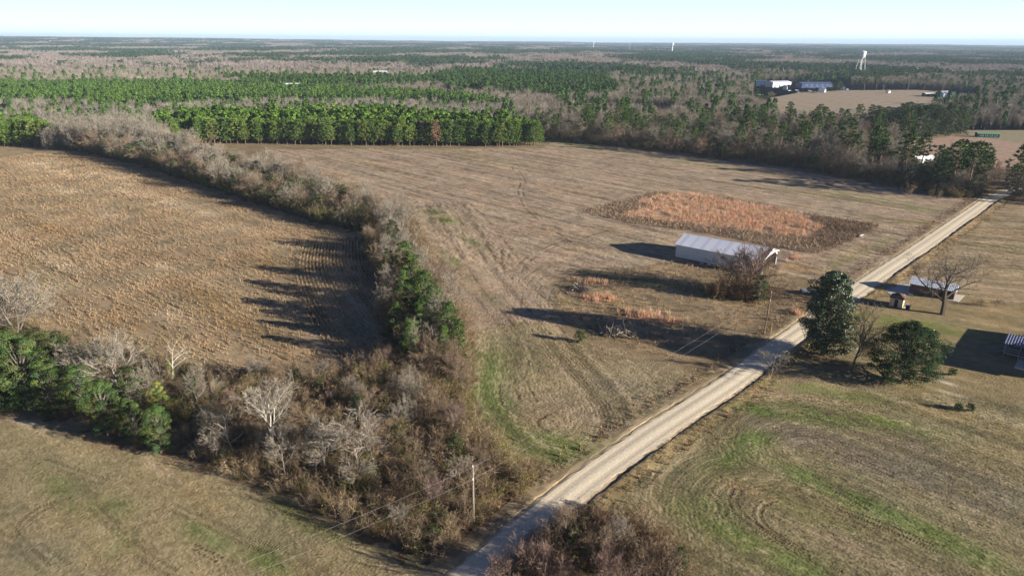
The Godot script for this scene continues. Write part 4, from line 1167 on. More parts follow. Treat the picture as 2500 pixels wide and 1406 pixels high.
func make_water_towers() -> void:
	var white := speckled(232, 232, 228, 0.05, 5.0, 0.5)
	var t := thing("water_tower", "white legged water tower rising over the trees behind the pasture", "water tower", Vector3(596.56, 0.00, -1235.96), 0.5)
	var b := MB.new()
	b.tube(Vector3(0, 36.5, 0), Vector3(0, 44.5, 0), 4.6, 5.4, 16, true)
	b.tube(Vector3(0, 32.5, 0), Vector3(0, 36.5, 0), 1.2, 4.6, 16)
	part("tank", b, white, t)
	var rf := MB.new()
	rf.tube(Vector3(0, 44.5, 0), Vector3(0, 46.0, 0), 5.5, 0.3, 16, true)
	part("tank_roof", rf, white, t)
	for k in 4:
		var a := PI * 0.25 + PI * 0.5 * k
		var leg := MB.new()
		leg.tube(Vector3(cos(a) * 9.5, 0, sin(a) * 9.5), Vector3(cos(a) * 4.2, 37.0, sin(a) * 4.2), 0.36, 0.32, 6)
		part("leg", leg, white, t)
		var a2 := a + PI * 0.5
		for y in [[1.0, 18.0], [18.0, 35.0]]:
			var rod := MB.new()
			var r0 := lerpf(9.5, 4.2, y[0] / 37.0)
			var r1 := lerpf(9.5, 4.2, y[1] / 37.0)
			rod.tube(Vector3(cos(a) * r0, y[0], sin(a) * r0), Vector3(cos(a2) * r1, y[1], sin(a2) * r1), 0.06, 0.06, 4)
			part("brace_rod", rod, white, t)
	var ris := MB.new()
	ris.tube(Vector3(0, 0, 0), Vector3(0, 33, 0), 0.4, 0.4, 8)
	part("riser_pipe", ris, white, t)
	for a in [[656.0, -3000.0, 52.0, 0.75, "white pedestal water tower standing alone on the skyline"], [550.0, -5000.0, 50.0, 0.7, "tiny pale water tower on the skyline beside the thin mast"]]:
		var w := thing("skyline_water_tower", a[4], "water tower", Vector3(a[0], 0, a[1]))
		var s := MB.new()
		var k: float = a[3]
		s.tube(Vector3(0, 0, 0), Vector3(0, a[2] - 9.0, 0), 3.2 * k, 2.6 * k, 10)
		part("column", s, white, w)
		var tk := MB.new()
		tk.tube(Vector3(0, a[2] - 13.0, 0), Vector3(0, a[2] - 8.0, 0), 2.8 * k, 7.0 * k, 14)
		tk.tube(Vector3(0, a[2] - 8.0, 0), Vector3(0, a[2] - 3.0, 0), 7.0 * k, 7.0 * k, 14)
		tk.tube(Vector3(0, a[2] - 3.0, 0), Vector3(0, a[2], 0), 7.0 * k, 0.5, 14, true)
		part("tank", tk, white, w)
	var mast := thing("radio_mast", "thin grey lattice mast standing on the skyline", "mast", Vector3(640.0, 0, -4000.0))
	var mm := MB.new()
	mm.tube(Vector3.ZERO, Vector3(0, 84, 0), 0.9, 0.6, 4)
	part("mast_tube", mm, M.roof_metal, mast)
	var guy := MB.new()
	for k in 3:
		guy.tube(Vector3(cos(k * 2.1) * 40, 0, sin(k * 2.1) * 40), Vector3(0, 70, 0), 0.1, 0.1, 3)
	part("guy_wires", guy, M.roof_metal, mast)

func v3(p: Vector2) -> Vector3:
	return Vector3(p.x, -0.2, p.y)

# ---------------------------------------------------------------- plants
var lib := {}

func tint(c: Color, r: RandomNumberGenerator, much := 0.18) -> Color:
	var k := 1.0 + (r.randf() * 2.0 - 1.0) * much
	return Color(c.r * k * (1.0 + (r.randf() - 0.5) * much), c.g * k, c.b * k * (1.0 + (r.randf() - 0.5) * much))

func any_dir(r: RandomNumberGenerator) -> Vector3:
	var y := r.randf() * 2.0 - 1.0
	var a := r.randf() * TAU
	var s := sqrt(1.0 - y * y)
	return Vector3(cos(a) * s, y, sin(a) * s)

func limb(tr: MB, cr: MB, r: RandomNumberGenerator, at: Vector3, dir: Vector3, length: float, rad: float, level: int, o: Dictionary) -> void:
	var segs := 4 if level == 0 else (3 if level == 1 else 2)
	var p := at
	var d := dir
	var nodes := [p]
	var dirs := [d]
	for s in segs:
		d = (d + any_dir(r) * o.bend * (0.5 if level == 0 else 1.0) + Vector3.UP * o.lift).normalized()
		p = p + d * (length / segs)
		nodes.append(p)
		dirs.append(d)
	for s in segs:
		var ra := rad * (1.0 - 0.75 * s / segs)
		var rb := rad * (1.0 - 0.75 * (s + 1) / segs)
		if level <= 1:
			tr.tube(nodes[s], nodes[s + 1], ra, rb, 6 if level == 0 else 4)
		elif level == 2:
			cr.tube(nodes[s], nodes[s + 1], maxf(ra, o.twig * 0.7), maxf(rb, o.twig * 0.5), 3)
		else:
			cr.strip(nodes[s], nodes[s + 1], o.twig * 1.5, o.twig, any_dir(r))
	var kids: Array = o.kids
	if level >= kids.size():
		return
	var last: bool = level == kids.size() - 1
	for k in kids[level]:
		var t: float = lerpf(o.start if level == 0 else 0.22, 1.0, (k + r.randf()) / kids[level])
		var f := t * segs
		var i := mini(int(f), segs - 1)
		var q: Vector3 = nodes[i].lerp(nodes[i + 1], f - i)
		var side := any_dir(r)
		side = (side - dirs[i] * side.dot(dirs[i])).normalized()
		var a: float = o.angle * (0.7 + r.randf() * 0.6)
		var nd: Vector3 = (dirs[i] * cos(a) + side * sin(a)).normalized()
		var nl: float = length * (o.shrink0 if level == 0 else o.shrink) * (0.7 + r.randf() * 0.5) * (1.15 - 0.45 * t)
		if last:
			cr.col = tint(o.twig_col, r, 0.25)
			cr.blade(q, q + (nd + Vector3.UP * o.lift).normalized() * nl, o.twig, any_dir(r))
		else:
			limb(tr, cr, r, q, nd, nl, rad * (0.46 if level == 0 else 0.4) * (1.1 - 0.4 * t), level + 1, o)

func bare_tree(n: int, o: Dictionary) -> Array:
	# nominal height ten metres
	var r := rng_of(n)
	var tr := MB.new()
	var cr := MB.new()
	cr.col = o.twig_col
	var stems: int = o.get("stems", 1)
	for s in stems:
		var lean: Vector3 = Vector3(r.randf() - 0.5, 0, r.randf() - 0.5) * (o.lean if stems == 1 else o.lean + 0.9)
		limb(tr, cr, r, lean * 0.2, (Vector3.UP + lean).normalized(), 6.2 * (0.85 + r.randf() * 0.2), o.rad, 0, o)
	if o.has("ivy"):
		cr.col = lin(92, 116, 44)
		for k in 420:
			var y: float = r.randf() * o.ivy
			leaf(cr, Vector3(r.randf_range(-0.6, 0.6), y, r.randf_range(-0.6, 0.6)), any_dir(r), 0.28, r)
	return [tr.mesh(o.bark), cr.mesh(M.plant)]

func leaf(cr: MB, p: Vector3, nrm: Vector3, s: float, r: RandomNumberGenerator) -> void:
	var a := nrm.cross(any_dir(r)).normalized() * s
	var b := nrm.cross(a).normalized() * s * 0.55
	cr.tri(p - a * 0.5, p + b * 0.5, p + a * 0.5)
	cr.tri(p - a * 0.5, p + a * 0.5, p - b * 0.5)

func leafy_tree(n: int, o: Dictionary) -> Array:
	# nominal height ten metres; lobes of leaves on a few limbs
	var r := rng_of(n)
	var tr := MB.new()
	var cr := MB.new()
	tr.tube(Vector3(0, -0.2, 0), Vector3(0, o.base + 1.0, 0), 0.3, 0.22, 7)
	var lobes: int = o.lobes
	for k in lobes:
		var t := (k + 0.5) / lobes
		var y: float = lerpf(o.base, 9.6, t)
		var prof: float = pow(sin(PI * clampf(lerpf(o.low, o.high, t), 0.02, 0.98)), o.round)
		var a := k * 2.399 + r.randf()
		var out: float = o.wide * prof * sqrt(r.randf() * 0.75 + 0.25) * (0.74 + o.get("rough", 0.42) * patchy.get_noise_2d(cos(a) * 22.0 + n * 13.0, sin(a) * 22.0 + y * 5.0))
		var c := Vector3(cos(a) * out, y, sin(a) * out)
		var s: float = o.lobe * (0.5 + r.randf() * 0.75) * (0.6 + 0.4 * prof)
		tr.tube(Vector3(0, minf(y * 0.6, o.base + 5.0), 0), c, 0.09, 0.03, 4)
		var tone := tint(o.col, r, o.vary)
		for m in int(o.leaves):
			var d := any_dir(r)
			d.y = absf(d.y) * 0.9 + 0.1 if r.randf() < 0.72 else d.y
			d = d.normalized()
			var rr := s * (0.55 + 0.5 * sqrt(r.randf()))
			var p := c + Vector3(d.x * rr, d.y * rr * o.flat, d.z * rr)
			cr.col = tint(tone, r, 0.2)
			leaf(cr, p, (d + any_dir(r) * 0.8).normalized(), o.leaf * (0.7 + r.randf() * 0.6), r)
	return [tr.mesh(M.bark), cr.mesh(o.get("mat", M.plant))]

func pine_tree(n: int, base: float, wide: float, whorls: int, per: int, col: Color, blades: int) -> Array:
	var r := rng_of(n)
	var tr := MB.new()
	var cr := MB.new()
	var sway := Vector3(r.randf() - 0.5, 0, r.randf() - 0.5) * 0.5
	tr.tube(Vector3.ZERO, Vector3(0, 5, 0) + sway * 0.5, 0.14, 0.11, 5)
	tr.tube(Vector3(0, 5, 0) + sway * 0.5, Vector3(0, 9.6, 0) + sway, 0.11, 0.03, 5)
	for w in whorls:
		var t := (w + 0.3) / whorls
		var y := lerpf(base, 9.7, t)
		var reach := wide * pow(1.0 - t, 0.55) * (0.55 + 0.45 * smoothstep(0.0, 0.3, t)) + 0.2
		for k in per:
			var a := TAU * (k + r.randf() * 0.8) / per + w * 1.3
			var out := reach * (0.45 + r.randf() * 0.65)
			var c := Vector3(cos(a) * out, y + r.randf_range(-0.3, 0.3) + out * 0.12, sin(a) * out) + sway * (y / 10.0)
			tr.tube(Vector3(0, y - 0.2, 0) + sway * (y / 10.0), c, 0.035, 0.015, 3)
			var tone := tint(col, r, 0.22)
			for b in blades:
				var d := any_dir(r)
				d.y = d.y * 0.6 + 0.35
				cr.col = tint(tone, r, 0.15)
				var s := 0.42 + r.randf() * 0.4
				cr.blade(c + d * 0.05, c + d.normalized() * s, 0.26, any_dir(r))
				if b % 2 == 0:
					leaf(cr, c + d * s * 0.4, d, 0.36, r)
	return [tr.mesh(M.pine_bark), cr.mesh(M.plant)]

func shrub(n: int, stems: int, twigs: int, tall: float, wide: float, twig_w: float, cols: Array, leaves := 0, leaf_col := Color.BLACK) -> ArrayMesh:
	var r := rng_of(n)
	var mb := MB.new()
	for s in stems:
		var a := r.randf() * TAU
		var d := Vector3(cos(a) * wide, tall * (0.7 + r.randf() * 0.4), sin(a) * wide) * Vector3(r.randf(), 1, r.randf())
		var p := Vector3(cos(a), 0, sin(a)) * wide * 0.35 * r.randf()
		var c: Color = cols[r.randi() % cols.size()]
		mb.col = tint(c, r, 0.2)
		var mid := p + d * 0.55 + any_dir(r) * 0.15 * tall
		mb.strip(p, mid, twig_w * 1.6, twig_w * 1.2, any_dir(r))
		mb.strip(mid, p + d, twig_w * 1.2, twig_w * 0.6, any_dir(r))
		for t in twigs:
			var f := 0.2 + 0.8 * r.randf()
			var q := p.lerp(mid, f / 0.55) if f < 0.55 else mid.lerp(p + d, (f - 0.55) / 0.45)
			var e := (any_dir(r) + d.normalized() * 0.35).normalized() * tall * (0.12 + r.randf() * 0.28)
			mb.col = tint(c, r, 0.28)
			mb.blade(q, q + e, twig_w, any_dir(r))
			if leaves and r.randi() % leaves == 0:
				mb.col = tint(leaf_col, r, 0.25)
				leaf(mb, q + e * 0.8, any_dir(r), 0.16 * tall * 0.4 + 0.06, r)
	return mb.mesh(M.plant)

func tuft(n: int, blades: int, tall: float, wide: float, w: float, droop: float) -> ArrayMesh:
	var r := rng_of(n)
	var mb := MB.new()
	for k in blades:
		var a := r.randf() * TAU
		var p := Vector3(cos(a), 0, sin(a)) * wide * sqrt(r.randf()) * 0.5
		var e := p + Vector3(cos(a + r.randf() - 0.5) * droop * (0.3 + r.randf()), tall * (0.6 + r.randf() * 0.6), sin(a + r.randf() - 0.5) * droop * (0.3 + r.randf()))
		var g := 0.8 + r.randf() * 0.4
		mb.col = Color(g, g, g)
		mb.blade(p, e, w, any_dir(r))
	return mb.mesh(M.plant)

func stubble_row(n: int, plants: int, long: float) -> ArrayMesh:
	var r := rng_of(n)
	var mb := MB.new()
	for k in plants:
		var x := long * (k + r.randf()) / plants - long * 0.5
		var z := r.randf_range(-0.25, 0.25)
		for b in 5:
			var g := 0.75 + r.randf() * 0.5
			mb.col = Color(g, g * (0.95 + r.randf() * 0.08), g * 0.95)
			var p := Vector3(x + r.randf_range(-0.1, 0.1), 0, z + r.randf_range(-0.08, 0.08))
			mb.blade(p, p + Vector3(r.randf_range(-0.16, 0.16), 0.28 + r.randf() * 0.34, r.randf_range(-0.16, 0.16)), 0.06, any_dir(r))
	return mb.mesh(M.plant)

func far_pine(n: int, count: int, span: float, tall: float, col: Color, bits: int) -> ArrayMesh:
	# a plain small pine, or a stand of them
	var r := rng_of(n)
	var mb := MB.new()
	for k in count:
		var o := Vector3(r.randf() - 0.5, 0, r.randf() - 0.5) * span
		var h := tall * (0.75 + r.randf() * 0.4)
		mb.col = lin(112, 86, 68)
		if count == 1:
			mb.tube(o, o + Vector3(0, h * 0.8, 0), h * 0.012, h * 0.006, 3)
		var tone := tint(col, r, 0.25)
		for b in bits:
			var t := pow(r.randf(), 0.8)
			var y := h * lerpf(0.24, 1.0, t)
			var w := h * 0.25 * pow(1.05 - t, 0.5)
			var a := r.randf() * TAU
			var c := o + Vector3(cos(a) * w * (0.4 + 0.6 * r.randf()), y, sin(a) * w * (0.4 + 0.6 * r.randf()))
			mb.col = tint(tone, r, 0.18)
			var d := (c - o - Vector3(0, h * 0.5, 0)).normalized()
			leaf(mb, c, (d + any_dir(r) * 0.7).normalized(), h * (0.13 if count == 1 else 0.17), r)
	return mb.mesh(M.plant)

func far_bare(n: int, count: int, span: float, tall: float, col: Color, bits: int, w: float) -> ArrayMesh:
	var r := rng_of(n)
	var mb := MB.new()
	for k in count:
		var o := Vector3(r.randf() - 0.5, 0, r.randf() - 0.5) * span
		var h := tall * (0.7 + r.randf() * 0.45)
		mb.col = tint(col, r, 0.15) * 0.9
		mb.tube(o, o + Vector3(0, h * 0.55, 0), h * 0.014, h * 0.006, 3)
		var tone := tint(col, r, 0.22)
		for b in bits:
			var t := r.randf()
			var a := r.randf() * TAU
			var p := o + Vector3(cos(a), 0, sin(a)) * h * 0.08 * t + Vector3(0, h * lerpf(0.2, 0.72, t), 0)
			var e := p + (Vector3(cos(a), 0.75 + r.randf(), sin(a)) + any_dir(r) * 0.5).normalized() * h * (0.16 + 0.2 * r.randf())
			mb.col = tint(tone, r, 0.2)
			mb.blade(p, e, h * w, any_dir(r))
	return mb.mesh(M.plant)

func plant(called: String, label: String, group: String, kind: String, x: float, z: float, tall: float, r: RandomNumberGenerator, wide := 1.0, category := "tree") -> Node3D:
	var variants: Array = lib[kind]
	var pair: Array = variants[r.randi() % variants.size()]
	var t := thing(called, label, category, Vector3(x, hy(x, z) - 0.05, z), r.randf() * TAU, group)
	var s := tall / 10.0
	t.scale = Vector3(s * wide, s, s * wide)
	put("trunk", pair[0], t)
	put("crown", pair[1], t)
	return t

func spread(poly: PackedVector2Array, gap: float, r: RandomNumberGenerator) -> PackedVector2Array:
	var lo := poly[0]
	var hi := poly[0]
	for p in poly:
		lo = lo.min(p)
		hi = hi.max(p)
	var out := PackedVector2Array()
	var z := lo.y
	while z < hi.y:
		var x := lo.x
		while x < hi.x:
			var p := Vector2(x + r.randf() * gap, z + r.randf() * gap)
			if Geometry2D.is_point_in_polygon(p, poly):
				out.append(p)
			x += gap
		z += gap
	return out

func make_library() -> void:
	var grey := lin(138, 128, 114)
	var pale := lin(142, 134, 120)
	var warm := lin(128, 110, 90)
	var rosy := lin(122, 102, 92)
	var base := {"bend": 0.22, "lift": 0.10, "start": 0.32, "angle": 0.75, "shrink": 0.58, "shrink0": 0.74, "lean": 0.15, "rad": 0.20, "bark": M.bark}
	var big := base.duplicate(); big.merge({"angle": 0.62, "kids": [12, 8, 7, 7], "twig": 0.024, "twig_col": pale, "bark": M.pale_bark, "rad": 0.22, "start": 0.28, "stems": 1}, true)
	lib.white_tree = [bare_tree(1, big), bare_tree(2, big)]
	var mid := base.duplicate(); mid.merge({"kids": [9, 7, 6, 6], "twig": 0.030, "twig_col": grey, "rad": 0.15}, true)
	lib.bare = [bare_tree(3, mid), bare_tree(4, mid), bare_tree(5, mid), bare_tree(6, mid)]
	var multi := base.duplicate(); multi.merge({"kids": [7, 6, 6, 5], "twig": 0.034, "twig_col": lin(134, 126, 112), "rad": 0.12, "stems": 3, "start": 0.15}, true)
	lib.fuzzy = [bare_tree(7, multi), bare_tree(8, multi), bare_tree(9, multi)]
	var warmy := base.duplicate(); warmy.merge({"kids": [7, 7, 6, 5], "twig": 0.030, "twig_col": warm, "rad": 0.12, "stems": 2, "start": 0.15}, true)
	lib.brown = [bare_tree(10, warmy), bare_tree(11, warmy), bare_tree(12, warmy)]
	var rose := warmy.duplicate(); rose.merge({"twig_col": rosy, "stems": 3, "lift": 0.22, "angle": 0.55}, true)
	lib.rosy = [bare_tree(13, rose), bare_tree(14, rose)]
	var pecan := base.duplicate(); pecan.merge({"kids": [9, 7, 6, 6], "twig": 0.028, "twig_col": lin(112, 102, 92), "bark": speckled(88, 76, 64, 0.3, 0.9), "rad": 0.36, "start": 0.3, "angle": 0.95, "bend": 0.28, "shrink0": 0.85}, true)
	lib.pecan = [bare_tree(16, pecan)]
	var slim := base.duplicate(); slim.merge({"kids": [10, 7, 6, 5], "twig": 0.028, "twig_col": lin(110, 98, 84), "bark": speckled(84, 72, 60, 0.3, 0.9), "rad": 0.17, "start": 0.25, "angle": 0.62, "lift": 0.18}, true)
	lib.slim = [bare_tree(17, slim)]
	var snag := base.duplicate(); snag.merge({"kids": [8, 5, 4], "twig": 0.03, "twig_col": pale, "bark": M.pale_bark, "rad": 0.2, "bend": 0.4, "angle": 0.9, "start": 0.3}, true)
	lib.snag = [bare_tree(18, snag), bare_tree(19, snag)]
	var ivied := snag.duplicate(); ivied.ivy = 4.0
	lib.ivied = [bare_tree(20, ivied)]
	# evergreens
	lib.magnolia = [leafy_tree(30, {"rough": 0.4, "base": 0.7, "lobes": 110, "low": 0.22, "high": 0.93, "round": 0.6, "wide": 3.3, "lobe": 0.95, "leaves": 330, "leaf": 0.165, "flat": 0.8, "col": lin(62, 76, 48), "vary": 0.2, "mat": M.glossy})]
	lib.live_oak = [leafy_tree(31, {"rough": 0.5, "base": 0.9, "lobes": 135, "low": 0.24, "high": 0.98, "round": 0.62, "wide": 6.6, "lobe": 1.25, "leaves": 360, "leaf": 0.165, "flat": 0.55, "col": lin(54, 72, 42), "vary": 0.3})]
	var lv := {"base": 0.6, "lobes": 46, "low": 0.2, "high": 0.95, "round": 0.55, "wide": 4.2, "lobe": 1.25, "leaves": 320, "leaf": 0.2, "flat": 0.5, "col": lin(72, 88, 48), "vary": 0.5}
	lib.laurel = [leafy_tree(32, lv), leafy_tree(33, lv)]
	var lo := lv.duplicate(); lo.col = lin(118, 124, 62)
	lib.olive = [leafy_tree(34, lo)]
	var ld := lv.duplicate(); ld.merge({"col": lin(66, 78, 46), "leaves": 200, "lobes": 34, "leaf": 0.26}, true)
	lib.dark_ever = [leafy_tree(35, ld), leafy_tree(36, ld), leafy_tree(37, ld)]
	var lg := ld.duplicate(); lg.merge({"col": lin(72, 90, 44), "wide": 3.0, "vary": 0.4}, true)
	lib.green_ever = [leafy_tree(38, lg), leafy_tree(39, lg)]
	var lb := {"base": 0.4, "lobes": 14, "low": 0.3, "high": 0.9, "round": 0.5, "wide": 5.5, "lobe": 3.2, "leaves": 90, "leaf": 1.0, "flat": 0.8, "col": lin(62, 78, 44), "vary": 0.4}
	lib.bush = [leafy_tree(45, lb), leafy_tree(46, lb)]
	lib.pine = []
	for k in 5:
		lib.pine.append(pine_tree(50 + k, 1.6 + 0.5 * (k % 3), 2.2 + 0.25 * (k % 3), 13, 9, [lin(96, 120, 52), lin(82, 106, 50), lin(106, 124, 58), lin(90, 110, 56), lin(98, 116, 48)][k], 10))
	lib.dead_pine = [pine_tree(58, 2.2, 2.3, 12, 8, lin(138, 110, 88), 8)]
	lib.tall_pine = []
	for k in 3:
		lib.tall_pine.append(pine_tree(60 + k, 4.6, 2.2, 7, 7, lin(72, 94, 44), 12))

func build_near_trees() -> void:
	make_library()
	var r := rng_of(99)
	# the yard
	var at: Vector3 = Vector3(63.50, -126.81, 17.44)
	plant("magnolia_tree", "tall dense dark magnolia at the roadside, its top cut flat", "", "magnolia", at.x, at.y, at.z * 1.02, r, 1.12)
	at = Vector3(73.76, -115.56, 11.87)
	plant("live_oak", "wide round dark evergreen oak on the lawn below the garden shed", "", "live_oak", at.x, at.y, at.z, r, 1.05)
	at = Vector3(66.04, -119.69, 14.22)
	plant("bare_yard_tree", "slender bare tree standing between the magnolia and the round oak", "", "slim", at.x, at.y, at.z, r, 0.95)
	at = Vector3(101.00, -149.14, 16.49)
	plant("pecan_tree", "big spreading bare pecan beside the low metal-roofed outbuilding", "", "pecan", at.x, at.y, at.z, r, 1.05)
	at = Vector3(49.59, -117.22, 6.00)
	plant("small_dead_tree", "small pale bare tree leaning at the edge of the dirt road", "", "bare", at.x, at.y, at.z, r, 1.3)
	at = Vector3(57.24, -160.87, 14.06)
	plant("purple_tipped_tree", "twiggy tree with purple-tinted top in front of the barn", "", "rosy", at.x, at.y, at.z, r, 1.7)
	at = Vector3(60.95, -161.53, 10.97)
	plant("barn_side_tree", "dark twiggy tree crowding the barn's front corner", "", "brown", at.x, at.y, at.z, r, 1.1)
	at = Vector3(53.70, -161.39, 10.54)
	plant("barn_front_tree", "brown many-stemmed tree before the barn's long wall", "", "brown", at.x, at.y, at.z, r, 1.6)
	at = Vector3(60.35, -156.38, 6.98)
	plant("privet_bush", "rounded grey-green bush beside the twiggy trees at the barn", "", "dark_ever", at.x, at.y, at.z, r, 0.9, "bush")
	# the clump at the field corner
	for a in [[Vector3(-83.38, -104.27, 13.50), "laurel", 1.0, "huge dark evergreen spreading at the corner of the stubble field"], [Vector3(-91.21, -106.31, 13.68), "dark_ever", 1.0, "dark evergreen beyond the huge one at the clump's outer end"], [Vector3(-64.68, -95.10, 10.05), "laurel", 0.75, "bright green evergreen in the field-corner clump, above the grass track"], [Vector3(-53.75, -90.14, 8.27), "laurel", 0.75, "low bright green evergreen where the clump meets the brown thicket"], [Vector3(-57.11, -97.92, 7.90), "olive", 0.7, "olive yellow-green evergreen behind the low bright one"], [Vector3(-82.84, -112.54, 10.27), "dark_ever", 1.0, "dark evergreen behind the white-limbed bare trees"], [Vector3(-55.54, -105.34, 6.35), "dark_ever", 0.5, "narrow dark evergreen at the thicket end of the clump"], [Vector3(-72.68, -102.33, 8.88), "laurel", 0.9, "shadowed evergreen below the white-limbed bare trees"], [Vector3(-77.86, -102.26, 9.63), "laurel", 1.0, "deep green evergreen standing next to the huge one"], [Vector3(-95.19, -117.34, 8.91), "dark_ever", 1.1, "dark evergreen under the pale fine-twigged tree"], [Vector3(-90.33, -118.27, 8.54), "dark_ever", 1.1, "dark evergreen on the stubble side of the huge one"], [Vector3(-65.08, -103.11, 8.17), "dark_ever", 0.9, "dusky evergreen between the white-limbed tree and the bright ones"], [Vector3(-59.45, -93.61, 7.32), "laurel", 0.8, "green evergreen joining the two bright ones"], [Vector3(-85.92, -102.84, 9.29), "laurel", 0.9, "low evergreen skirt of the huge one by the grass track"]]:
		plant("evergreen_tree", a[3], "", a[1], a[0].x, a[0].y, a[0].z, r, a[2])
	for a in [[Vector3(-70.08, -108.07, 13.99), "white_tree", 0.95, "white-limbed bare tree, tallest in the field-corner clump"], [Vector3(-76.02, -107.99, 12.45), "white_tree", 1.0, "white-limbed bare tree leaning among the dark evergreens"], [Vector3(-106.16, -134.57, 13.62), "fuzzy", 1.5, "pale fine-twigged tree at the far side of the huge evergreen"], [Vector3(-112.57, -135.55, 12.16), "fuzzy", 1.4, "pale fine-twigged tree behind the clump's outermost evergreen"], [Vector3(-62.49, -105.25, 8.28), "fuzzy", 0.9, "grey twiggy tree between the bright evergreens"], [Vector3(-53.57, -103.26, 9.32), "bare", 0.7, "thin grey bare tree at the end of the evergreen clump"], [Vector3(-63.37, -114.43, 9.42), "ivied", 0.8, "ivy-wrapped broken tree with a pale forked top"], [Vector3(-36.99, -91.91, 14.09), "white_tree", 1.0, "wide white-barked bare tree standing in the brown thicket"], [Vector3(-42.99, -90.93, 7.34), "snag", 1.2, "tangled dead pale tree beside the wide white-barked one"], [Vector3(-36.41, -87.74, 7.04), "bare", 0.7, "slim pale tree under the wide white-barked one"], [Vector3(-32.62, -83.51, 9.61), "bare", 0.9, "grey bare tree at the grass edge of the thicket"], [Vector3(-22.44, -84.81, 11.86), "bare", 1.3, "broad hazy grey tree in the middle of the thicket"], [Vector3(-27.60, -85.76, 8.97), "fuzzy", 1.0, "low hazy grey tree left of the broad hazy one's trunk"], [Vector3(-9.64, -94.57, 6.95), "rosy", 1.0, "rose-tinted twiggy tree near the field edge of the thicket"], [Vector3(-10.59, -114.36, 6.72), "brown", 0.9, "tawny bare tree where the hedge meets the thicket"], [Vector3(-19.26, -93.51, 5.53), "brown", 0.9, "reddish leaf-hung sapling amid the thicket"], [Vector3(-16.43, -118.48, 8.99), "brown", 0.7, "upright brown tree below the green hedge crowns"], [Vector3(-24.24, -102.27, 6.23), "brown", 1.0, "dull brown tree on the stubble side of the thicket"], [Vector3(-14.85, -102.39, 7.38), "brown", 1.0, "tawny spreading tree near the middle of the thicket"], [Vector3(-16.97, -105.14, 7.13), "fuzzy", 0.8, "grey many-stemmed tree in the upper thicket"], [Vector3(-11.76, -82.00, 4.77), "fuzzy", 0.8, "small pale tree by the leaning wires"]]:
		plant("bare_tree", a[3].replace(" left of the broad hazy one's trunk", " beside the broad hazy one"), "", a[1], a[0].x, a[0].y, a[0].z, r, a[2])
	# the hedge between the two fields
	for a in [[Vector3(-53.86, -229.95, 13.96), "brown", 1.1, "round dark twiggy tree at the elbow of the hedgerow"], [Vector3(-47.73, -238.82, 8.89), "bare", 0.8, "small grey tree beyond the hedgerow's elbow"], [Vector3(-36.44, -222.26, 10.03), "bare", 1.0, "silvery tree nearest the bright green grass patch"], [Vector3(-33.31, -214.69, 11.48), "bare", 0.9, "silvery tree second from the bright green grass patch"], [Vector3(-35.70, -186.39, 9.65), "bare", 0.8, "grey tree halfway down the hedgerow's shaded side"], [Vector3(-30.47, -182.74, 8.56), "bare", 0.8, "silvery tree above the first ivy-green crowns"], [Vector3(-19.60, -153.00, 8.28), "bare", 0.9, "bright silvery tree on the sunny side of the green crowns"], [Vector3(-18.59, -122.92, 9.65), "bare", 0.6, "thin upright tree on the shaded side of the lower hedge"], [Vector3(-12.50, -118.54, 8.99), "brown", 0.9, "tawny tree on the sunny side of the lower hedge"]]:
		plant("hedge_tree", a[3], "", a[1], a[0].x, a[0].y, a[0].z, r, a[2])
	for a in [[Vector3(-27.40, -165.87, 12.03), 0.8], [Vector3(-23.71, -152.93, 12.61), 0.9], [Vector3(-18.94, -139.36, 12.89), 0.9], [Vector3(-16.36, -133.88, 11.61), 0.85], [Vector3(-21.65, -139.31, 11.49), 0.8], [Vector3(-12.63, -127.19, 10.58), 0.85], [Vector3(-10.42, -124.54, 8.18), 0.7], [Vector3(-20.08, -121.99, 9.17), 0.8], [Vector3(-34.92, -192.31, 10.50), 0.7], [Vector3(-13.23, -122.09, 7.89), 0.7], [Vector3(-23.46, -130.63, 9.18), 0.8], [Vector3(-18.50, -128.68, 9.97), 0.8], [Vector3(-31.60, -165.79, 9.88), 0.6], [Vector3(-25.37, -148.95, 10.10), 0.7]]:
		plant("hedge_evergreen", "ivy-green leafy evergreen in the hedgerow between the two fields", "evergreens in the hedgerow between the fields", "green_ever" if r.randf() < 0.7 else "dark_ever", a[0].x, a[0].y, a[0].z * 1.05, r, a[1])
	var n := 0
	for p in spread(Z.hedge_a, 6.0, r):
		var far := clampf((-p.y - 190.0) / 150.0, 0.0, 1.0)
		var tall := lerpf(8.0, 14.0, far) * (0.72 + 0.5 * r.randf())
		var shady := r.randf() < 0.54
		if shady:
			plant("hedgerow_evergreen", "dark evergreen in the long diagonal hedgerow across the fields", "evergreens in the diagonal hedgerow", "dark_ever", p.x, p.y, tall * 0.66, r, 1.0)
		else:
			var look: String = ["fuzzy", "bare", "brown"][r.randi() % 3]
			var said: String = {"fuzzy": "pale many-stemmed bare tree", "bare": "grey single-trunked bare tree", "brown": "brown twin-stemmed bare tree"}[look]
			plant("hedgerow_tree", said + " in the long diagonal hedgerow across the fields", said + "s in the diagonal hedgerow", look, p.x, p.y, tall, r, 1.1)
		n += 1
	for p in spread(pts([-264.24, -393.81, -210.79, -372.46, -188.68, -381.98, -222.94, -433.28, -288.21, -439.58]), 6.0, r):
		plant("hedgerow_tree", "tall pale bare tree where the diagonal hedgerow meets the pines", "bare trees at the hedgerow's pine end", "fuzzy", p.x, p.y, 12.0 + r.randf() * 5.5, r, 1.1)
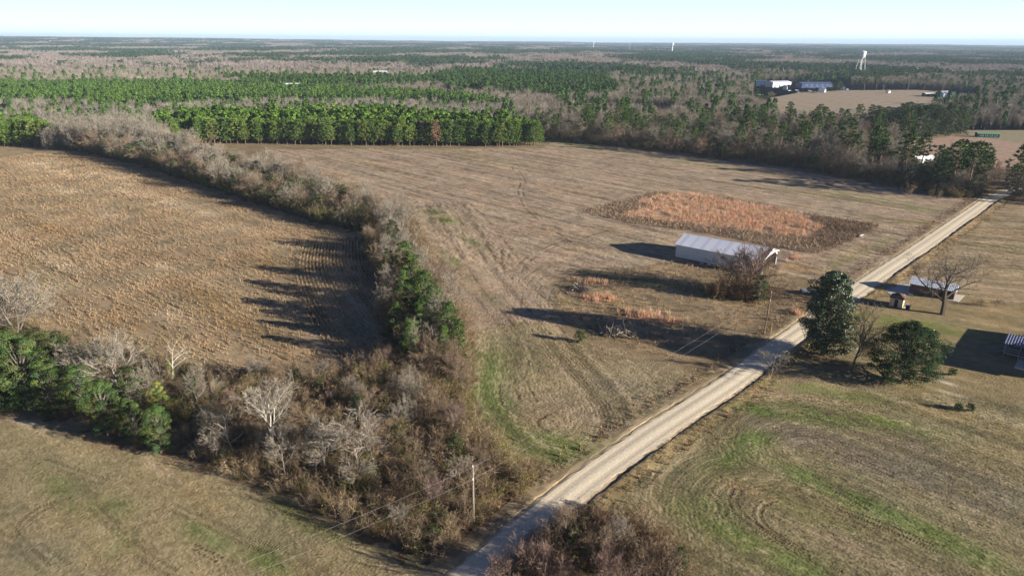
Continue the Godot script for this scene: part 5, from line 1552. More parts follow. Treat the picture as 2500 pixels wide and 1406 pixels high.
	for p in spread(Z.thicket, 7.0, r):
		if near_road(p, 6.0):
			continue
		var look: String = ["brown", "brown", "bare", "rosy", "brown", "fuzzy"][r.randi() % 6]
		var said: String = {"fuzzy": "pale many-stemmed bush", "brown": "tawny twin-stemmed bare tree", "bare": "thin grey bare tree", "rosy": "rose-tinted twiggy tree"}[look]
		plant("thicket_tree", said + " rising out of the brown thicket", said.replace("bush", "bushe") + "s of the thicket", look, p.x, p.y, 3.5 + r.randf() * 3.5, r, 1.15)
	for p in spread(Z.thicket, 13.0, r):
		if not near_road(p, 6.0):
			plant("thicket_evergreen", "small dark green evergreen half buried in the brown thicket", "evergreens in the thicket", "dark_ever", p.x, p.y, 2.0 + r.randf() * 2.2, r, 1.1)
	for p in spread(Z.hedge_b, 6.5, r):
		var look: String = ["bare", "brown", "fuzzy"][r.randi() % 3]
		plant("hedge_sapling", {"bare": "thin grey", "brown": "tawny twin-stemmed", "fuzzy": "pale many-stemmed"}[look] + " bare tree in the hedge between the two fields", "bare trees in the hedge between the fields", look, p.x, p.y, 6.0 + r.randf() * 6.5, r, 0.9)
	# brush in the foreground corner beside the road
	for a in [[Vector3(2.18, -65.42, 5.98), "rosy", 1.2], [Vector3(-0.24, -62.80, 5.29), "rosy", 1.2], [Vector3(4.51, -62.84, 6.43), "rosy", 1.1], [Vector3(10.03, -65.49, 6.57), "brown", 1.1], [Vector3(15.42, -65.54, 7.15), "brown", 1.0], [Vector3(12.03, -62.28, 6.97), "rosy", 1.1], [Vector3(17.84, -62.96, 7.01), "brown", 1.1], [Vector3(7.92, -69.68, 6.18), "brown", 1.1], [Vector3(13.57, -69.73, 5.58), "fuzzy", 0.9]]:
		plant("roadside_sapling", "reddish bare sapling in the brush beside the road and utility pole", "saplings beside the near road", a[1], a[0].x, a[0].y, a[0].z, r, a[2])
	at = Vector3(20.01, -65.24, 4.22)
	plant("roadside_bush", "bright green leafy bush at the edge of the roadside saplings", "", "laurel", at.x, at.y, at.z, r, 0.8, "bush")
	at = Vector3(7.92, -69.68, 3.44)
	plant("roadside_bush", "dark green bush beside the road among the saplings", "", "dark_ever", at.x, at.y, at.z, r, 1.1, "bush")
	at = Vector3(11.17, -77.44, 1.20)
	plant("grass_bush", "small dark bush alone in the grass by the road", "", "bush", at.x, at.y, at.z, r, 0.9, "bush")
	for a in [[Vector3(77.69, -104.70, 1.37), "small round shrub in the lawn, one of a pair"], [Vector3(79.60, -104.58, 1.37), "small round shrub in the lawn, one of a pair"]]:
		plant("lawn_shrub", a[1], "pair of shrubs on the lawn", "bush", a[0].x, a[0].y, a[0].z, r, 1.0, "shrub")
	at = Vector3(84.57, -117.89, 1.48)
	plant("lone_shrub", "small dark shrub beside the sandy worn patch of lawn", "", "bush", at.x, at.y, at.z, r, 1.0, "shrub")
	at = Vector3(14.35, -132.26, 3.29)
	plant("field_bush", "low dark green bush at the brush pile's edge", "", "bush", at.x, at.y, at.z * 0.8, r, 0.8, "bush")
	for a in [[Vector3(116.42, -153.59, 2.53), 1.6], [Vector3(113.58, -154.07, 2.11), 1.6]]:
		plant("fence_shrub", "low brown bush on the lawn past the big pecan", "brown bushes past the pecan", "brown", a[0].x, a[0].y, a[0].z, r, a[1], "bush")

# ---------------------------------------------------------------- woods
var mixed := noise_of(41, 0.0035, 3)

func excluded(p: Vector2) -> bool:
	for k in ["pasture", "red", "green", "lane", "works"]:
		if Geometry2D.is_point_in_polygon(p, Z[k]):
			return true
	return false

func build_woods() -> void:
	var r := rng_of(7)
	Z.pasture = pts([244.21, -725.41, 356.37, -1059.86, 428.43, -1057.77, 565.23, -998.25, 592.66, -906.56, 502.47, -754.93, 410.89, -683.75, 315.99, -548.14, 233.60, -493.39, 202.85, -536.23, 240.33, -671.76])
	Z.works = pts([325.44, -965.87, 374.16, -1113.91, 535.74, -1132.26, 437.99, -921.54])
	Z.red = pts([246.51, -446.41, 314.81, -479.87, 322.60, -450.02, 332.03, -404.26, 272.80, -328.18, 237.62, -346.80, 208.60, -350.43])
	Z.green = pts([329.31, -512.58, 420.13, -517.46, 332.03, -404.26, 322.60, -450.02, 309.36, -471.17])
	Z.lane = pts([47.41, -642.37, 129.13, -572.02, 142.49, -633.66, 116.72, -655.01, 48.33, -683.45])
	# planted pines: the nearest three hundred are trees of their own
	var stand := pts([-233.52, -414.87, -213.78, -410.68, -150.29, -415.30, -84.19, -409.92, -12.67, -409.85, 17.75, -412.86, 19.41, -423.13])
	stand.append_array(pts([16.54, -420.38, -3.42, -458.89, -102.39, -499.62, -218.19, -485.66, -229.96, -452.11, -219.57, -406.71]))
	var left := pts([-309.43, -398.11, -287.62, -400.71, -262.07, -397.05])
	left.append_array(pts([-264.35, -404.11, -302.89, -435.14, -340.64, -445.00]))
	var pines := []
	for poly in [stand, left]:
		for p in spread(poly, 3.7, r):
			pines.append(p)
	pines.sort_custom(func(a, b): return a.y > b.y)
	var rest := []
	var rest_tint := PackedColorArray()
	for i in pines.size():
		var p: Vector2 = pines[i]
		if i < 300:
			var dead := i % 97 == 40
			plant("plantation_pine", "rust-brown dead pine in the front of the planted stand" if dead else "green pine in the front rows of the planted stand behind the field", "dead pines in the planted stand" if dead else "front rows of planted pines", "dead_pine" if dead else "pine", p.x, p.y, 11.6 + r.randf() * 4.6, r, 1.0 + 0.3 * r.randf())
		else:
			rest.append(upright(p.x, -0.1, p.y, 1.3 + r.randf() * 0.3, r))
			rest_tint.append(Color(1.02, 1.0, 0.98) * (0.85 + 0.3 * r.randf()))
	var joined := [pine_joined(70), pine_joined(71)]
	for v in 2:
		scatter_share("planted_pines", "planted green pines massed behind the front rows", "pine trees", joined[v], rest, rest_tint, v, 2)
	# the mixed belt along the far side of the big field
	var belt := pts([21.57, -443.21, 82.31, -399.69, 135.75, -351.26, 170.17, -297.76, 193.39, -279.38, 220.21, -316.20, 203.80, -345.54, 243.17, -442.52, 332.45, -522.65, 24.41, -505.80])
	var k := 0
	for p in spread(belt, 7.8, r):
		var edge := p.y > -500.0
		var q := r.randf()
		if q < 0.14:
			plant("belt_pine", "tall pine with a high crown in the mixed belt beyond the field", "tall pines in the belt beyond the field", "tall_pine", p.x, p.y, 15.0 + r.randf() * 6.0, r, 1.0)
		elif q < 0.40:
			plant("belt_evergreen", "dark evergreen in the mixed belt of trees beyond the field", "evergreens in the belt beyond the field", "dark_ever", p.x, p.y, 5.5 + r.randf() * 5.5, r, 1.15)
		else:
			var look: String = ["bare", "fuzzy", "brown"][k % 3]
			var said: String = {"bare": "bare grey single-trunked tree", "fuzzy": "pale many-stemmed bare tree", "brown": "brown twin-stemmed bare tree"}[look]
			plant("belt_tree", said + " in the mixed belt beyond the field", said + "s in the belt beyond the field", look, p.x, p.y, 9.0 + r.randf() * 6.5, r, 1.0)
		k += 1
	for a in [[Vector3(183.37, -283.84, 23.67), "tall dark pine left standing at the road's entry to the trees"], [Vector3(193.32, -288.24, 22.32), "tall pine second from the road's entry to the trees"], [Vector3(202.89, -272.79, 23.68), "tall dark pine across the road from the belt of trees"], [Vector3(172.63, -356.34, 24.23), "tall bright pine rising above the belt before the pasture"], [Vector3(133.61, -395.77, 27.71), "tall bright pine at the pasture's near corner"], [Vector3(177.18, -335.50, 23.55), "tall pine before the pasture's red soil"], [Vector3(180.18, -314.83, 22.28), "tall pine beside the half hidden trailer home"]]:
		plant("landmark_pine", a[1].replace(" left standing", ""), "", "tall_pine", a[0].x, a[0].y, minf(a[0].z, 24.0), r, 1.15)
	for p in spread(pts([174.97, -281.18, 192.72, -277.04, 220.21, -316.20, 223.96, -331.75, 200.58, -325.63]), 4.6, r):
		if near_road(p, 5.0):
			continue
		var q := r.randf()
		var look := "tall_pine" if q < 0.09 else ("dark_ever" if q < 0.38 else ("fuzzy" if q < 0.75 else "brown"))
		plant("road_end_tree", {"tall_pine": "tall pine", "dark_ever": "dark evergreen", "fuzzy": "pale many-stemmed bare tree", "brown": "brown twin-stemmed bare tree"}[look] + " crowding the road where it enters the woods", "trees where the road enters the woods", look, p.x, p.y, (14.0 if look == "tall_pine" else 6.0) + r.randf() * 5.0, r, 1.0)
	for p in spread(pts([194.63, -271.06, 217.90, -257.64, 281.46, -339.30, 243.10, -325.05, 211.86, -293.03]), 7.0, r):
		plant("roadside_tree", "bare or half-green tree across the road from the belt", "trees across the road from the belt", ["bare", "fuzzy", "dark_ever"][k % 3], p.x, p.y, 7.0 + r.randf() * 5.0, r, 1.0)
		k += 1
	for p in spread(pts([243.82, -446.28, 314.68, -484.19, 354.38, -555.95, 305.85, -553.14, 259.65, -511.26]), 9.0, r):
		plant("grove_evergreen", "broad dark evergreen in the grove behind the red clearing", "evergreens in the grove by the red clearing", "dark_ever", p.x, p.y, 12.0 + r.randf() * 6.0, r, 1.0)
	for a in [[Vector3(418.64, -919.72, 13.18), "live_oak", 1.0, "round evergreen tree beside the small blue shed"], [Vector3(454.63, -923.10, 21.29), "tall_pine", 1.2, "large bright pine under the water tower"], [Vector3(487.56, -957.27, 17.88), "tall_pine", 1.2, "large pine second from the water tower"], [Vector3(353.84, -1030.61, 24.21), "pine", 1.5, "large pine beside the dark blue warehouse"], [Vector3(275.79, -757.79, 10.96), "bare", 1.3, "lone bare tree standing in the brown pasture"]]:
		plant("pasture_tree", a[3], "", a[1], a[0].x, a[0].y, a[0].z, r, a[2])
	build_far_woods(r)

func upright(x: float, y: float, z: float, s: float, r: RandomNumberGenerator) -> Transform3D:
	return Transform3D(Basis(Vector3.UP, r.randf() * TAU).scaled(Vector3(s, s * (0.85 + 0.3 * r.randf()), s)), Vector3(x, y, z))

func scatter_share(called: String, label: String, category: String, mesh: Mesh, xf: Array, tints: PackedColorArray, which: int, of: int) -> void:
	var a := []
	var t := PackedColorArray()
	for i in range(which, xf.size(), of):
		a.append(xf[i])
		t.append(tints[i])
	scatter(called, label, category, mesh, a, t)

func pine_joined(n: int) -> ArrayMesh:
	return far_pine(n, 1, 0.0, 10.0, lin(84, 108, 46), 190)

func build_far_woods(r: RandomNumberGenerator) -> void:
	var second := pts([-688.07, -825.98, -612.69, -853.39, -388.48, -901.12, -199.05, -800.92, -51.01, -720.03, 0.67, -610.10, -96.14, -659.21, -228.71, -647.16, -321.33, -583.31, -466.60, -645.95, -524.17, -625.26])
	var strip := pts([-524.17, -625.26, -466.60, -645.95, -321.33, -583.31, -228.71, -647.16, -96.14, -659.21, 0.67, -610.10, 19.00, -420.52, -3.42, -458.89, -102.39, -499.62, -218.19, -485.66, -219.57, -406.71, -264.35, -404.11, -302.89, -435.14, -375.16, -442.79])
	var grove := pts([-122.11, -1051.53, -41.67, -1367.12, 52.04, -1194.93, 144.33, -1117.61, 112.34, -762.09, 50.67, -694.45, -1.40, -750.51, -69.06, -785.12])
	var lilac := pts([-1452.30, -1546.76, -1094.33, -1537.28, -895.08, -1689.95, -220.00, -1527.37, -137.19, -1076.03, -243.93, -985.07, -400.53, -1011.41, -500.25, -917.25, -644.20, -898.14, -819.02, -865.01])
	var bright := lin(98, 128, 44)
	var deep := lin(68, 94, 50)
	var twig := lin(132, 120, 106)
	var mauve := lin(130, 120, 112)
	var near_pine := [pine_joined(72), far_pine(73, 1, 0.0, 10.0, lin(80, 102, 46), 170)]
	var near_bare := [far_bare(74, 1, 0.0, 10.0, twig, 240, 0.008), far_bare(75, 1, 0.0, 10.0, twig, 240, 0.009)]
	var xp := []; var tp := PackedColorArray()
	var xb := []; var tb := PackedColorArray()
	var z := -300.0
	while z > -1250.0:
		var gap := 5.2 if z > -700.0 else 6.0
		var half := -z * 0.80 + 30.0
		var x := -half
		while x < half:
			var p := Vector2(x + r.randf() * gap, z + r.randf() * gap)
			x += gap
			var inside_strip := Geometry2D.is_point_in_polygon(p, strip)
			if p.y > -500.0 and not inside_strip:
				continue
			if excluded(p):
				continue
			if inside_strip:
				if r.randf() < 0.12:
					xp.append(upright(p.x, -0.2, p.y, 1.1 + r.randf() * 0.5, r)); tp.append(Color(0.8, 0.8, 0.8))
				elif r.randf() < 0.9:
					xb.append(upright(p.x, -0.2, p.y, 1.05 + r.randf() * 0.5, r)); tb.append(Color.WHITE * (0.9 + 0.35 * r.randf()))
				continue
			if Geometry2D.is_point_in_polygon(p, second):
				xp.append(upright(p.x, -0.2, p.y, 1.15 + r.randf() * 0.4, r)); tp.append(Color(1.08, 1.06, 0.96) * (0.85 + 0.3 * r.randf()))
				continue
			var v := mixed.get_noise_2d(p.x, p.y)
			var piny := 0.9 if Geometry2D.is_point_in_polygon(p, grove) else (0.04 if Geometry2D.is_point_in_polygon(p, lilac) else clampf(0.16 + v * 5.0, 0.03, 0.95))
			if p.x > 40.0 and p.y > -1100.0 and not Geometry2D.is_point_in_polygon(p, grove):
				piny = 0.14
			if r.randf() < piny:
				xp.append(upright(p.x, -0.2, p.y, 1.15 + r.randf() * 0.75, r)); tp.append(Color(0.8, 0.8, 0.84) * (0.75 + 0.4 * r.randf()))
			elif r.randf() < 0.95:
				xb.append(upright(p.x, -0.2, p.y, 1.2 + r.randf() * 0.6, r)); tb.append(Color(1.08, 1.03, 1.0) * (0.8 + 0.4 * r.randf()))
		z -= gap
	for v in 2:
		scatter_share("pine_woods", "green pine woods in the middle distance", "pine woods", near_pine[v], xp, tp, v, 2)
		scatter_share("bare_woods", "grey leafless woods in the middle distance", "bare woods", near_bare[v], xb, tb, v, 2)
	# stands of trees out to the horizon
	var pine_stand := far_pine(76, 22, 34.0, 15.0, lin(66, 84, 54), 34)
	var bare_stand := far_bare(77, 24, 34.0, 14.5, mauve, 54, 0.036)
	xp = []; tp = PackedColorArray(); xb = []; tb = PackedColorArray()
	z = -1250.0
	while z > -13000.0:
		var gap := 28.0 if z > -3000.0 else (46.0 if z > -7000.0 else 80.0)
		var s := gap / 28.0
		var half := -z * 0.80 + 60.0
		var x := -half
		while x < half:
			var p := Vector2(x + r.randf() * gap, z + r.randf() * gap)
			x += gap
			var v := mixed.get_noise_2d(p.x * 0.55, p.y * 0.32) + 0.3 * mixed.get_noise_2d(p.x * 2.0, p.y * 1.6)
			var y := land_y(p.x, p.y)
			var b := Basis(Vector3.UP, r.randf() * TAU).scaled(Vector3(s, 0.85 + 0.25 * r.randf() + 0.12 * s, s))
			var piny := clampf(0.40 + v * 8.0, 0.03, 0.96)
			if Geometry2D.is_point_in_polygon(p, lilac):
				piny = 0.05
			if r.randf() < piny:
				xp.append(Transform3D(b, Vector3(p.x, y, p.y))); tp.append(Color.WHITE * (0.8 + 0.35 * r.randf()))
			else:
				xb.append(Transform3D(b, Vector3(p.x, y, p.y))); tb.append(Color.WHITE * (0.75 + 0.35 * r.randf()))
		z -= gap
	scatter("distant_pine_forest", "dark pine forest reaching to the horizon", "forest", pine_stand, xp, tp)
	scatter("distant_bare_forest", "grey leafless forest reaching to the horizon", "forest", bare_stand, xb, tb)

# ---------------------------------------------------------------- cover on the fields
func zone_at(p: Vector2) -> int:
	for c in canvases:
		var k: int = c.index(p.x, p.y)
		if k >= 0:
			return c.zone[k]
	return 0

func soil_at(p: Vector2) -> Color:
	for c in canvases:
		var k: int = c.index(p.x, p.y)
		if k >= 0:
			var q: Vector3 = c.px[k]
			return lin(q.x, q.y, q.z)
	return lin(120, 100, 70)

func build_field_cover() -> void:
	var r := rng_of(300)
	# standing stubble in rows
	var rows := [stubble_row(1, 5, 1.5), stubble_row(2, 5, 1.5), stubble_row(3, 5, 1.5)]
	var xf := []
	var tints := PackedColorArray()
	var dir := Vector2(cos(0.655), sin(0.655))
	var nor := Vector2(-dir.y, dir.x)
	var o := Vector2(-110, -200)
	for i in range(-130, 150):
		for j in range(-150, 150):
			var p := o + nor * (i * 1.0 + r.randf() * 1.6) + dir * (j * 1.5 + r.randf() * 1.5)
			if absf(p.x) > -p.y * 0.80 + 12.0 or p.y > -90.0:
				continue
			if p.y < -240.0 and (i % 2 == 1):
				continue
			if not Geometry2D.is_point_in_polygon(p, Z.stubble) or Geometry2D.is_point_in_polygon(p, Z.stubble_rows):
				continue
			if patchy.get_noise_2d(p.x * 1.2, p.y * 1.2) > 0.38 or r.randf() < 0.15:
				continue
			xf.append(Transform3D(Basis(Vector3.UP, -0.655 + (r.randf() - 0.5) * 1.2).scaled(Vector3(1, 0.55 + 0.6 * r.randf(), 1)), Vector3(p.x, hy(p.x, p.y), p.y)))
			tints.append(soil_at(p) * (0.9 + 0.22 * r.randf()))
	var head := smooth_line(pts([-65.95, -209.07, -59.80, -182.12, -51.37, -159.40, -41.46, -138.98, -32.78, -124.58]), 1.45)
	for k in 30:
		var line := shifted(head, 0.95 * k - 26.0)
		for i in line.size() - 1:
			var p := line[i]
			if not Geometry2D.is_point_in_polygon(p, Z.stubble_rows):
				continue
			var t := line[i + 1] - p
			xf.append(Transform3D(Basis(Vector3.UP, -t.angle()).scaled(Vector3(1, 0.8 + 0.4 * r.randf(), 1)), Vector3(p.x, hy(p.x, p.y), p.y)))
			tints.append(soil_at(p) * (1.05 + 0.4 * r.randf()))
	for v in 3:
		scatter_share("crop_stubble", "standing tan crop stubble in rows on the sloping field", "stubble", rows[v], xf, tints, v, 3)
	# short dry grass on the other fields, thickest close by
	var grass := [tuft(11, 11, 0.18, 0.6, 0.05, 0.2), tuft(12, 11, 0.2, 0.7, 0.05, 0.24), tuft(13, 10, 0.15, 0.6, 0.05, 0.28)]
	xf = []
	tints = PackedColorArray()
	var open := [Z.big, Z.bottom_left, Z.right, Z.yard, Z.far_right]
	var z := -52.0
	while z > -230.0:
		var gap := 0.5 if z > -110.0 else (0.8 if z > -150.0 else 1.7)
		var half := -z * 0.80 + 4.0
		var x := -half
		while x < half:
			var p := Vector2(x + r.randf() * gap, z + r.randf() * gap)
			x += gap
			if r.randf() < 0.22:
				continue
			var c := soil_at(p)
			var hit := false
			for poly in open:
				if Geometry2D.is_point_in_polygon(p, poly):
					hit = true
					break
			if not hit or near_road(p, 3.6):
				continue
			if z > -200.0 and r.randf() < 0.8:   # drilled rows
				if fposmod(across(p, zone_at(p)), 1.1) > 0.5:
					continue
			var s := (0.45 + 0.5 * r.randf()) * (1.0 if gap < 1.0 else 1.4)
			if Geometry2D.is_point_in_polygon(p, Z.yard):
				s *= 0.6
			xf.append(Transform3D(Basis(Vector3.UP, r.randf() * TAU).scaled(Vector3(s, s * (0.6 + 0.8 * r.randf()), s)), Vector3(p.x, hy(p.x, p.y) - 0.01, p.y)))
			tints.append(c * (0.9 + 0.35 * r.randf()))
		z -= gap
	for k in 5200:   # tufts on the road banks
		var i := r.randi() % road.size()
		var t := (road[mini(i + 1, road.size() - 1)] - road[maxi(i - 1, 0)]).normalized()
		var side := 1.0 if r.randf() < 0.55 else -1.0
		var f := r.randf() * 2.6
		var p := road[i] + Vector2(-t.y, t.x) * ((3.5 if side > 0.0 else 3.8) + f) * side + t * r.randf() * 1.2
		var up := (0.26 if side > 0.0 else 0.10) * clampf(minf(f / 0.35, (2.6 - f) / 1.6), 0.0, 1.0)
		var s := 0.7 + 0.8 * r.randf()
		xf.append(Transform3D(Basis(Vector3.UP, r.randf() * TAU).scaled(Vector3(s, s * 1.1, s)), Vector3(p.x, hy(p.x, p.y) + up, p.y)))
		tints.append(soil_at(p) * (0.9 + 0.4 * r.randf()))
	for v in 3:
		scatter_share("field_grass", "short dry and greening grass over the open fields", "grass", grass[v], xf, tints, v, 3)
	# the orange broomsedge plot and other tall dry grass
	var sedge := [tuft(21, 26, 1.0, 0.8, 0.035, 0.22), tuft(22, 26, 1.15, 0.8, 0.035, 0.25)]
	xf = []
	tints = PackedColorArray()
	var rust := lin(204, 164, 134)
	for p in spread(Z.sedge, 0.9, r):
		if patchy.get_noise_2d(p.x * 1.7, p.y * 1.7) > 0.34:
			continue
		var ragged := p + Vector2(patchy.get_noise_2d(p.x * 2.5, p.y * 2.5), patchy.get_noise_2d(p.y * 2.5, p.x * 2.5)) * 8.0 + Vector2(r.randfn(), r.randfn()) * 1.2
		if not Geometry2D.is_point_in_polygon(ragged, Z.sedge):
			continue
		xf.append(upright(p.x, hy(p.x, p.y), p.y, 0.7 + 0.6 * r.randf(), r))
		tints.append(tint(rust if r.randf() < 0.84 else lin(176, 154, 124), r, 0.3))
	for a in [[Vector2(22.29, -158.49), 3.2, 1.6, 40], [Vector2(30.05, -147.89), 3.6, 1.6, 60], [Vector2(34.45, -143.78), 3.0, 1.4, 26], [Vector2(-16.60, -73.26), 1.5, 1.0, 26], [Vector2(67.29, -149.31), 0.8, 1.6, 14], [Vector2(21.53, -170.00), 3.0, 1.4, 22], [Vector2(83.42, -192.12), 2.0, 2.0, 18], [Vector2(-14.66, -103.77), 2.0, 2.0, 20]]:
		for k in int(a[3]):
			var p: Vector2 = a[0] + Vector2(r.randfn() * a[1], r.randfn() * a[2]) * 0.7
			xf.append(upright(p.x, hy(p.x, p.y), p.y, 0.9 + 0.6 * r.randf(), r))
			tints.append(tint(rust, r, 0.3))
	for v in 2:
		scatter_share("broomsedge", "tall rust-orange broomsedge grass", "tall grass", sedge[v], xf, tints, v, 2)
	# grey-brown weeds round the plot, the barn and the brush piles
	var weed := [shrub(31, 9, 5, 0.9, 0.6, 0.05, [lin(176, 156, 130), lin(140, 118, 92)]), shrub(32, 9, 6, 0.8, 0.7, 0.05, [lin(156, 130, 104), lin(112, 90, 70)])]
	xf = []
	tints = PackedColorArray()
	for p in spread(Z.plot, 1.15, r):
		if Geometry2D.is_point_in_polygon(p, Z.sedge):
			continue
		xf.append(upright(p.x, hy(p.x, p.y), p.y, 0.6 + 0.6 * r.randf(), r))
		tints.append(Color(0.66, 0.6, 0.54) if p.x > 96.0 else Color.WHITE * (0.85 + 0.35 * r.randf()))
	for p in spread(Z.weeds, 1.15, r):
		if r.randf() < 0.35 or near_road(p, 3.6):
			continue
		xf.append(upright(p.x, hy(p.x, p.y), p.y, 0.4 + 0.8 * r.randf() * r.randf(), r))
		tints.append(Color(1.0, 0.94, 0.86) * (0.7 + 0.45 * r.randf()))
	for k in 700:   # along both verges of the road
		var i := r.randi() % road.size()
		var t := (road[mini(i + 1, road.size() - 1)] - road[maxi(i - 1, 0)]).normalized()
		var p := road[i] + Vector2(-t.y, t.x) * (5.0 + r.randf() * 2.5) * (1.0 if r.randf() < 0.4 else -1.0)
		xf.append(upright(p.x, hy(p.x, p.y), p.y, 0.3 + 0.5 * r.randf(), r))
		tints.append(Color(1.0, 0.9, 0.75) * (0.8 + 0.5 * r.randf()))
	for v in 2:
		scatter_share("dry_weeds", "grey-brown dry weeds round the plot, barn and brush piles", "weeds", weed[v], xf, tints, v, 2)
	# tangled brush under the hedges and in the thicket
	var browns := [lin(116, 100, 80), lin(98, 84, 68), lin(148, 132, 108), lin(110, 90, 74), lin(130, 116, 96)]
	var brush_kinds := [shrub(41, 16, 26, 2.6, 1.7, 0.022, browns, 9, lin(128, 96, 66)), shrub(42, 18, 24, 2.2, 1.8, 0.022, browns, 7, lin(112, 94, 60)), shrub(43, 14, 30, 3.0, 1.5, 0.020, browns), shrub(44, 16, 22, 2.0, 1.8, 0.024, [lin(104, 96, 62), lin(124, 108, 72)], 2, lin(96, 98, 50))]
	xf = []
	tints = PackedColorArray()
	for p in spread(Z.thicket, 1.75, r):
		if near_road(p, 5.0):
			continue
		xf.append(upright(p.x, hy(p.x, p.y), p.y, 0.4 + 1.0 * r.randf(), r))
		tints.append(Color(1.0, 0.99, 0.95) * (0.8 + 0.5 * r.randf()))
	for k in 110:
		var p := Vector2(57.24, -160.87) + Vector2(r.randfn() * 3.6, r.randfn() * 2.0)
		xf.append(upright(p.x, hy(p.x, p.y), p.y, 0.7 + 1.0 * r.randf(), r))
		tints.append(Color(0.95, 0.85, 0.82) * (0.75 + 0.4 * r.randf()))
	for k in 60:
		var p := Vector2(185.38, -281.50) + Vector2(r.randfn() * 9.0, r.randfn() * 4.0)
		if not near_road(p, 5.0):
			xf.append(upright(p.x, hy(p.x, p.y), p.y, 0.9 + 1.0 * r.randf(), r))
			tints.append(Color(0.9, 0.9, 0.82) * (0.75 + 0.4 * r.randf()))
	for p in spread(Z.clump, 2.3, r):
		xf.append(upright(p.x, hy(p.x, p.y), p.y, 0.6 + 0.6 * r.randf(), r))
		tints.append(Color(0.85, 0.88, 0.85) * (0.7 + 0.5 * r.randf()))
	for p in spread(Z.bottom_brush, 1.3, r):
		xf.append(upright(p.x, hy(p.x, p.y), p.y, 0.6 + 0.6 * r.randf(), r))
		tints.append(Color(1.0, 0.9, 0.9) * (0.7 + 0.5 * r.randf()))
	for p in spread(Z.hedge_b, 1.7, r):
		xf.append(upright(p.x, hy(p.x, p.y), p.y, 1.0 + 0.9 * r.randf(), r))
		tints.append(Color(0.95, 0.92, 0.86) * (0.75 + 0.5 * r.randf()))
	for p in spread(Z.hedge_a, 2.1, r):
		xf.append(upright(p.x, hy(p.x, p.y), p.y, 1.4 + 1.0 * r.randf(), r))
		tints.append(Color(0.8, 0.88, 0.75) * (0.7 + 0.5 * r.randf()))
	for p in spread(pts([21.57, -443.21, 82.31, -399.69, 135.75, -351.26, 170.17, -297.76, 193.39, -279.38, 220.21, -316.20, 203.80, -345.54, 243.17, -442.52, 23.05, -475.78]), 3.0, r):
		xf.append(upright(p.x, hy(p.x, p.y), p.y, 1.1 + 0.9 * r.randf(), r))
		tints.append(Color(0.85, 0.85, 0.78) * (0.7 + 0.5 * r.randf()))
	for v in 4:
		scatter_share("undergrowth", "tangled brown winter brush under the trees", "brush", brush_kinds[v], xf, tints, v, 4)

func near_road(p: Vector2, d: float) -> bool:
	# the road runs nearly straight: find the place by its x
	if p.x < road[0].x - 10.0:
		return false
	var lo := 0
	var hi := road.size() - 1
	while hi - lo > 1:
		var m := (lo + hi) / 2
		if road[m].x - road[m].y < p.x - p.y:
			lo = m
		else:
			hi = m
	return p.distance_to(road[lo]) < d

